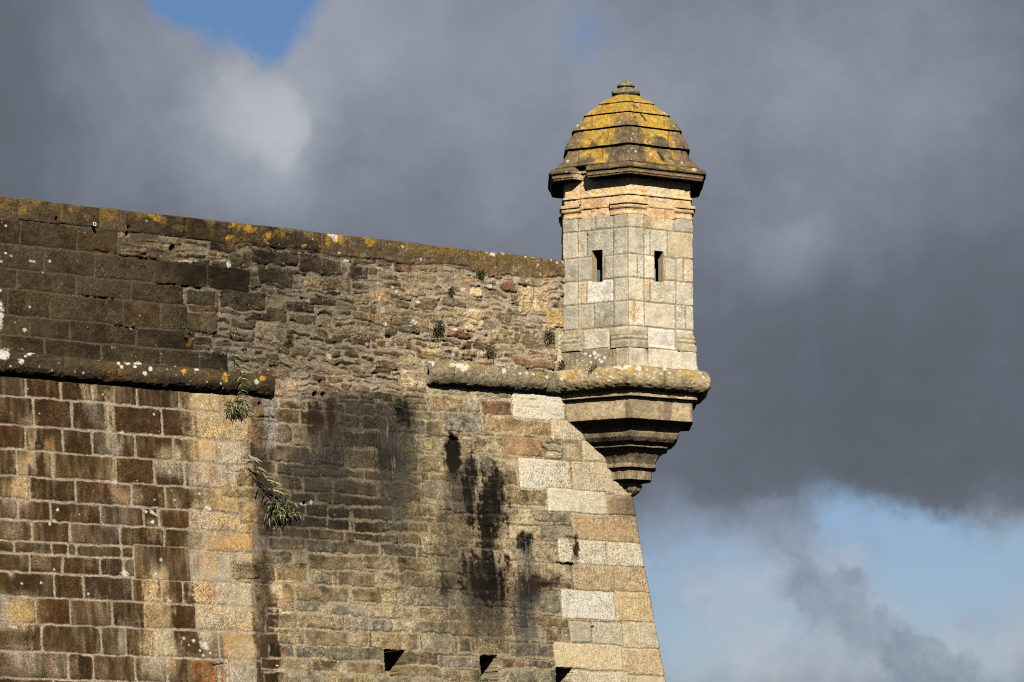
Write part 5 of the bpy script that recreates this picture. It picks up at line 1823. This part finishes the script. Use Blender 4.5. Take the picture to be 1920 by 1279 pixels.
# tufts on the tower's ring cordon and in the angle between wall and tower
_h = face_hit(1122, 686, -1)
_x, _y = hexpoint(np.array([_h[0]]), APO + .22)
tuft(0, 0, 12, 'green grassy tuft on the round moulding below the left tower face', [0, 3, 2, 0], 77, 34, P=Vector((float(_x[0]), float(_y[0]), zmid + TRr * .8)))
tuft(1046, 684, 10, 'brown green moss in the angle between parapet and tower foot', [3, 2, 2], 78, 30, out=.10)

# hanging fern over the end of the left cordon
rnd = random.Random(21)
P0 = wall_point(437, 664, .03)
fern = empty('hanging_fern', P0)
tag(fern, 'long fern hanging over the left cordon with pale arching fronds', 'fern')
st = Leaves(); fo = Leaves()
cor_top = wall_point(437, 690, CR + .05)
path = [P0, wall_point(435, 680, .10), cor_top, wall_point(437, 712, CR + .10), wall_point(438, 735, CR + .06), wall_point(437, 752, .14), wall_point(437, 770, .10)]
st.tube(path, .008, 4)
for i in range(40):
    t = i / 39 * (len(path) - 1.001)
    k = int(t); q = path[k].lerp(path[k + 1], t - k)
    d = E3 * rnd.uniform(.45, 1.0) + UP * rnd.uniform(.1, .6) + N3 * rnd.uniform(.1, .5)
    if i % 4 == 3:
        d = -E3 * rnd.uniform(.4, 1) + UP * rnd.uniform(-.2, .4) + N3 * .3
    fo.blade(q, d, rnd.uniform(.12, .21), .018, rnd.uniform(1.2, 2.2), rnd.choice([1, 1, 2, 0]), rnd, n=6)
for i in range(95):
    q = wall_point(437 + rnd.gauss(0, 11), 760 + rnd.uniform(-10, 14), .06 + rnd.uniform(0, .12))
    d = E3 * rnd.uniform(-1, 1) + UP * rnd.uniform(-1, .4) + N3 * rnd.uniform(.1, .7)
    fo.blade(q, d, rnd.uniform(.07, .15), .016, .8, rnd.choice([0, 0, 3, 1]), rnd, n=4)
st.build('stem', P0, fern); fo.build('frond', P0, fern)

# weed on the block masonry: bare arching stem above, leafy rosette below
P0 = wall_point(517, 952, .03)
weed = empty('wall_weed', P0)
tag(weed, 'large leafy weed with a bare arching stem, growing beside the ochre blocks', 'plant')
st = Leaves(); fo = Leaves()
path = [P0, wall_point(508, 935, .16), wall_point(492, 915, .26), wall_point(474, 893, .32), wall_point(461, 878, .34), wall_point(452, 866, .32), wall_point(446, 855, .28)]
st.tube(path, .014, 4)
for (x, y, dx, dz) in [(484, 903, 1, .1), (455, 870, -.8, .3), (495, 922, 1, .1), (465, 886, 1, -.2), (505, 930, 1, .5), (482, 906, -.8, -.5), (450, 858, 1, -.2), (478, 898, 1, .35), (490, 908, 1, .3), (462, 880, 1, .1), (498, 918, 1, .5), (452, 862, 1, .2), (488, 915, -1, -.4), (470, 896, -.7, -.6), (500, 928, -.6, -.5)]:
    q = wall_point(x, y, .29)
    fo.blade(q, E3 * dx + UP * dz + N3 * .3, .22, .036, .9 if dx > 0 else 1.4, 1 if dx > 0 else 3, rnd, n=6)
for i in range(330):
    cx_, cy_ = rnd.choice([(515, 950), (528, 948), (522, 962), (536, 955), (512, 966)])
    q = wall_point(cx_ + rnd.gauss(0, 8), cy_ + rnd.gauss(0, 7), .04 + rnd.uniform(0, .14))
    a = rnd.uniform(0, 2 * math.pi)
    d = E3 * math.cos(a) * 1.1 + UP * (math.sin(a) * .7 + .25) + N3 * rnd.uniform(.2, 1.0)
    fo.blade(q, d, rnd.uniform(.07, .17), .017, rnd.uniform(.8, 2.2), rnd.choice([1, 1, 0, 0, 3, 3, 2]), rnd, n=5)
for i in range(40):
    q = wall_point(505 + rnd.gauss(0, 6), 965 + rnd.uniform(-18, 16), .08)
    fo.blade(q, -E3 * rnd.uniform(.2, 1) + UP * rnd.uniform(-.6, .5) + N3 * .4, rnd.uniform(.1, .2), .02, 1.6, rnd.choice([1, 3, 3]), rnd, n=5)
st.build('stem', P0, weed); fo.build('foliage', P0, weed)

# small white rimmed pipe below the coping
P0 = wall_point(174, 425, .0)
pipe = empty('drain_pipe', P0)
tag(pipe, 'small white rimmed pipe end sticking out below the coping on the left', 'pipe')


def tube_mesh(name, axis, L, r0, r1, mat, parent, back=.06):
    me = bpy.data.meshes.new(name)
    a = axis.cross(UP).normalized(); b = axis.cross(a).normalized()
    v, f = [], []
    n = 18
    rings = [(-back, r0), (L, r0), (L, r1), (L - .12, r1)]
    for (l, r) in rings:
        for k in range(n):
            an = 2 * math.pi * k / n
            v.append(axis * l + a * r * math.cos(an) + b * r * math.sin(an))
    for i in range(3):
        for k in range(n):
            f.append((i * n + k, i * n + (k + 1) % n, (i + 1) * n + (k + 1) % n, (i + 1) * n + k))
    f.append(tuple(3 * n + k for k in range(n)))
    me.from_pydata([tuple(p) for p in v], [], f)
    me.materials.append(mat)
    o = bpy.data.objects.new(name, me); scn.collection.objects.link(o); o.parent = parent
    return o


ax = (N3 * .85 - E3 * .25 + UP * .1).normalized()
tube_mesh('pipe_body', ax, .14, .026, .018, plain_material('dark_pipe', (.04, .04, .04), .5, .1), pipe)
rim = tube_mesh('rim', ax, .012, .029, .017, plain_material('white_plastic', (.62, .64, .66), .4, .03), pipe, back=0)
rim.location = ax * .135

# ------------------------------------------------------------------ ground
me = bpy.data.meshes.new('ground')
n = 48
vs, fs = [], []
ext = [-4000, -1500, -600, -250, -120, -60, -30, -15, 0, 15, 30, 45, 60, 75, 90, 120, 200, 400, 900, 2000, 5000]
for j, yv in enumerate(ext):
    for i, xv in enumerate(ext):
        vs.append((xv, yv, -.02))
m_ = len(ext)
for j in range(m_ - 1):
    for i in range(m_ - 1):
        fs.append((j * m_ + i, j * m_ + i + 1, (j + 1) * m_ + i + 1, (j + 1) * m_ + i))
me.from_pydata(vs, [], fs)
me.materials.append(plain_material('short_grass', (.032, .038, .016), .95, .45, 1.2))
gr = bpy.data.objects.new('ground', me); scn.collection.objects.link(gr)
tag(gr, kind='structure')
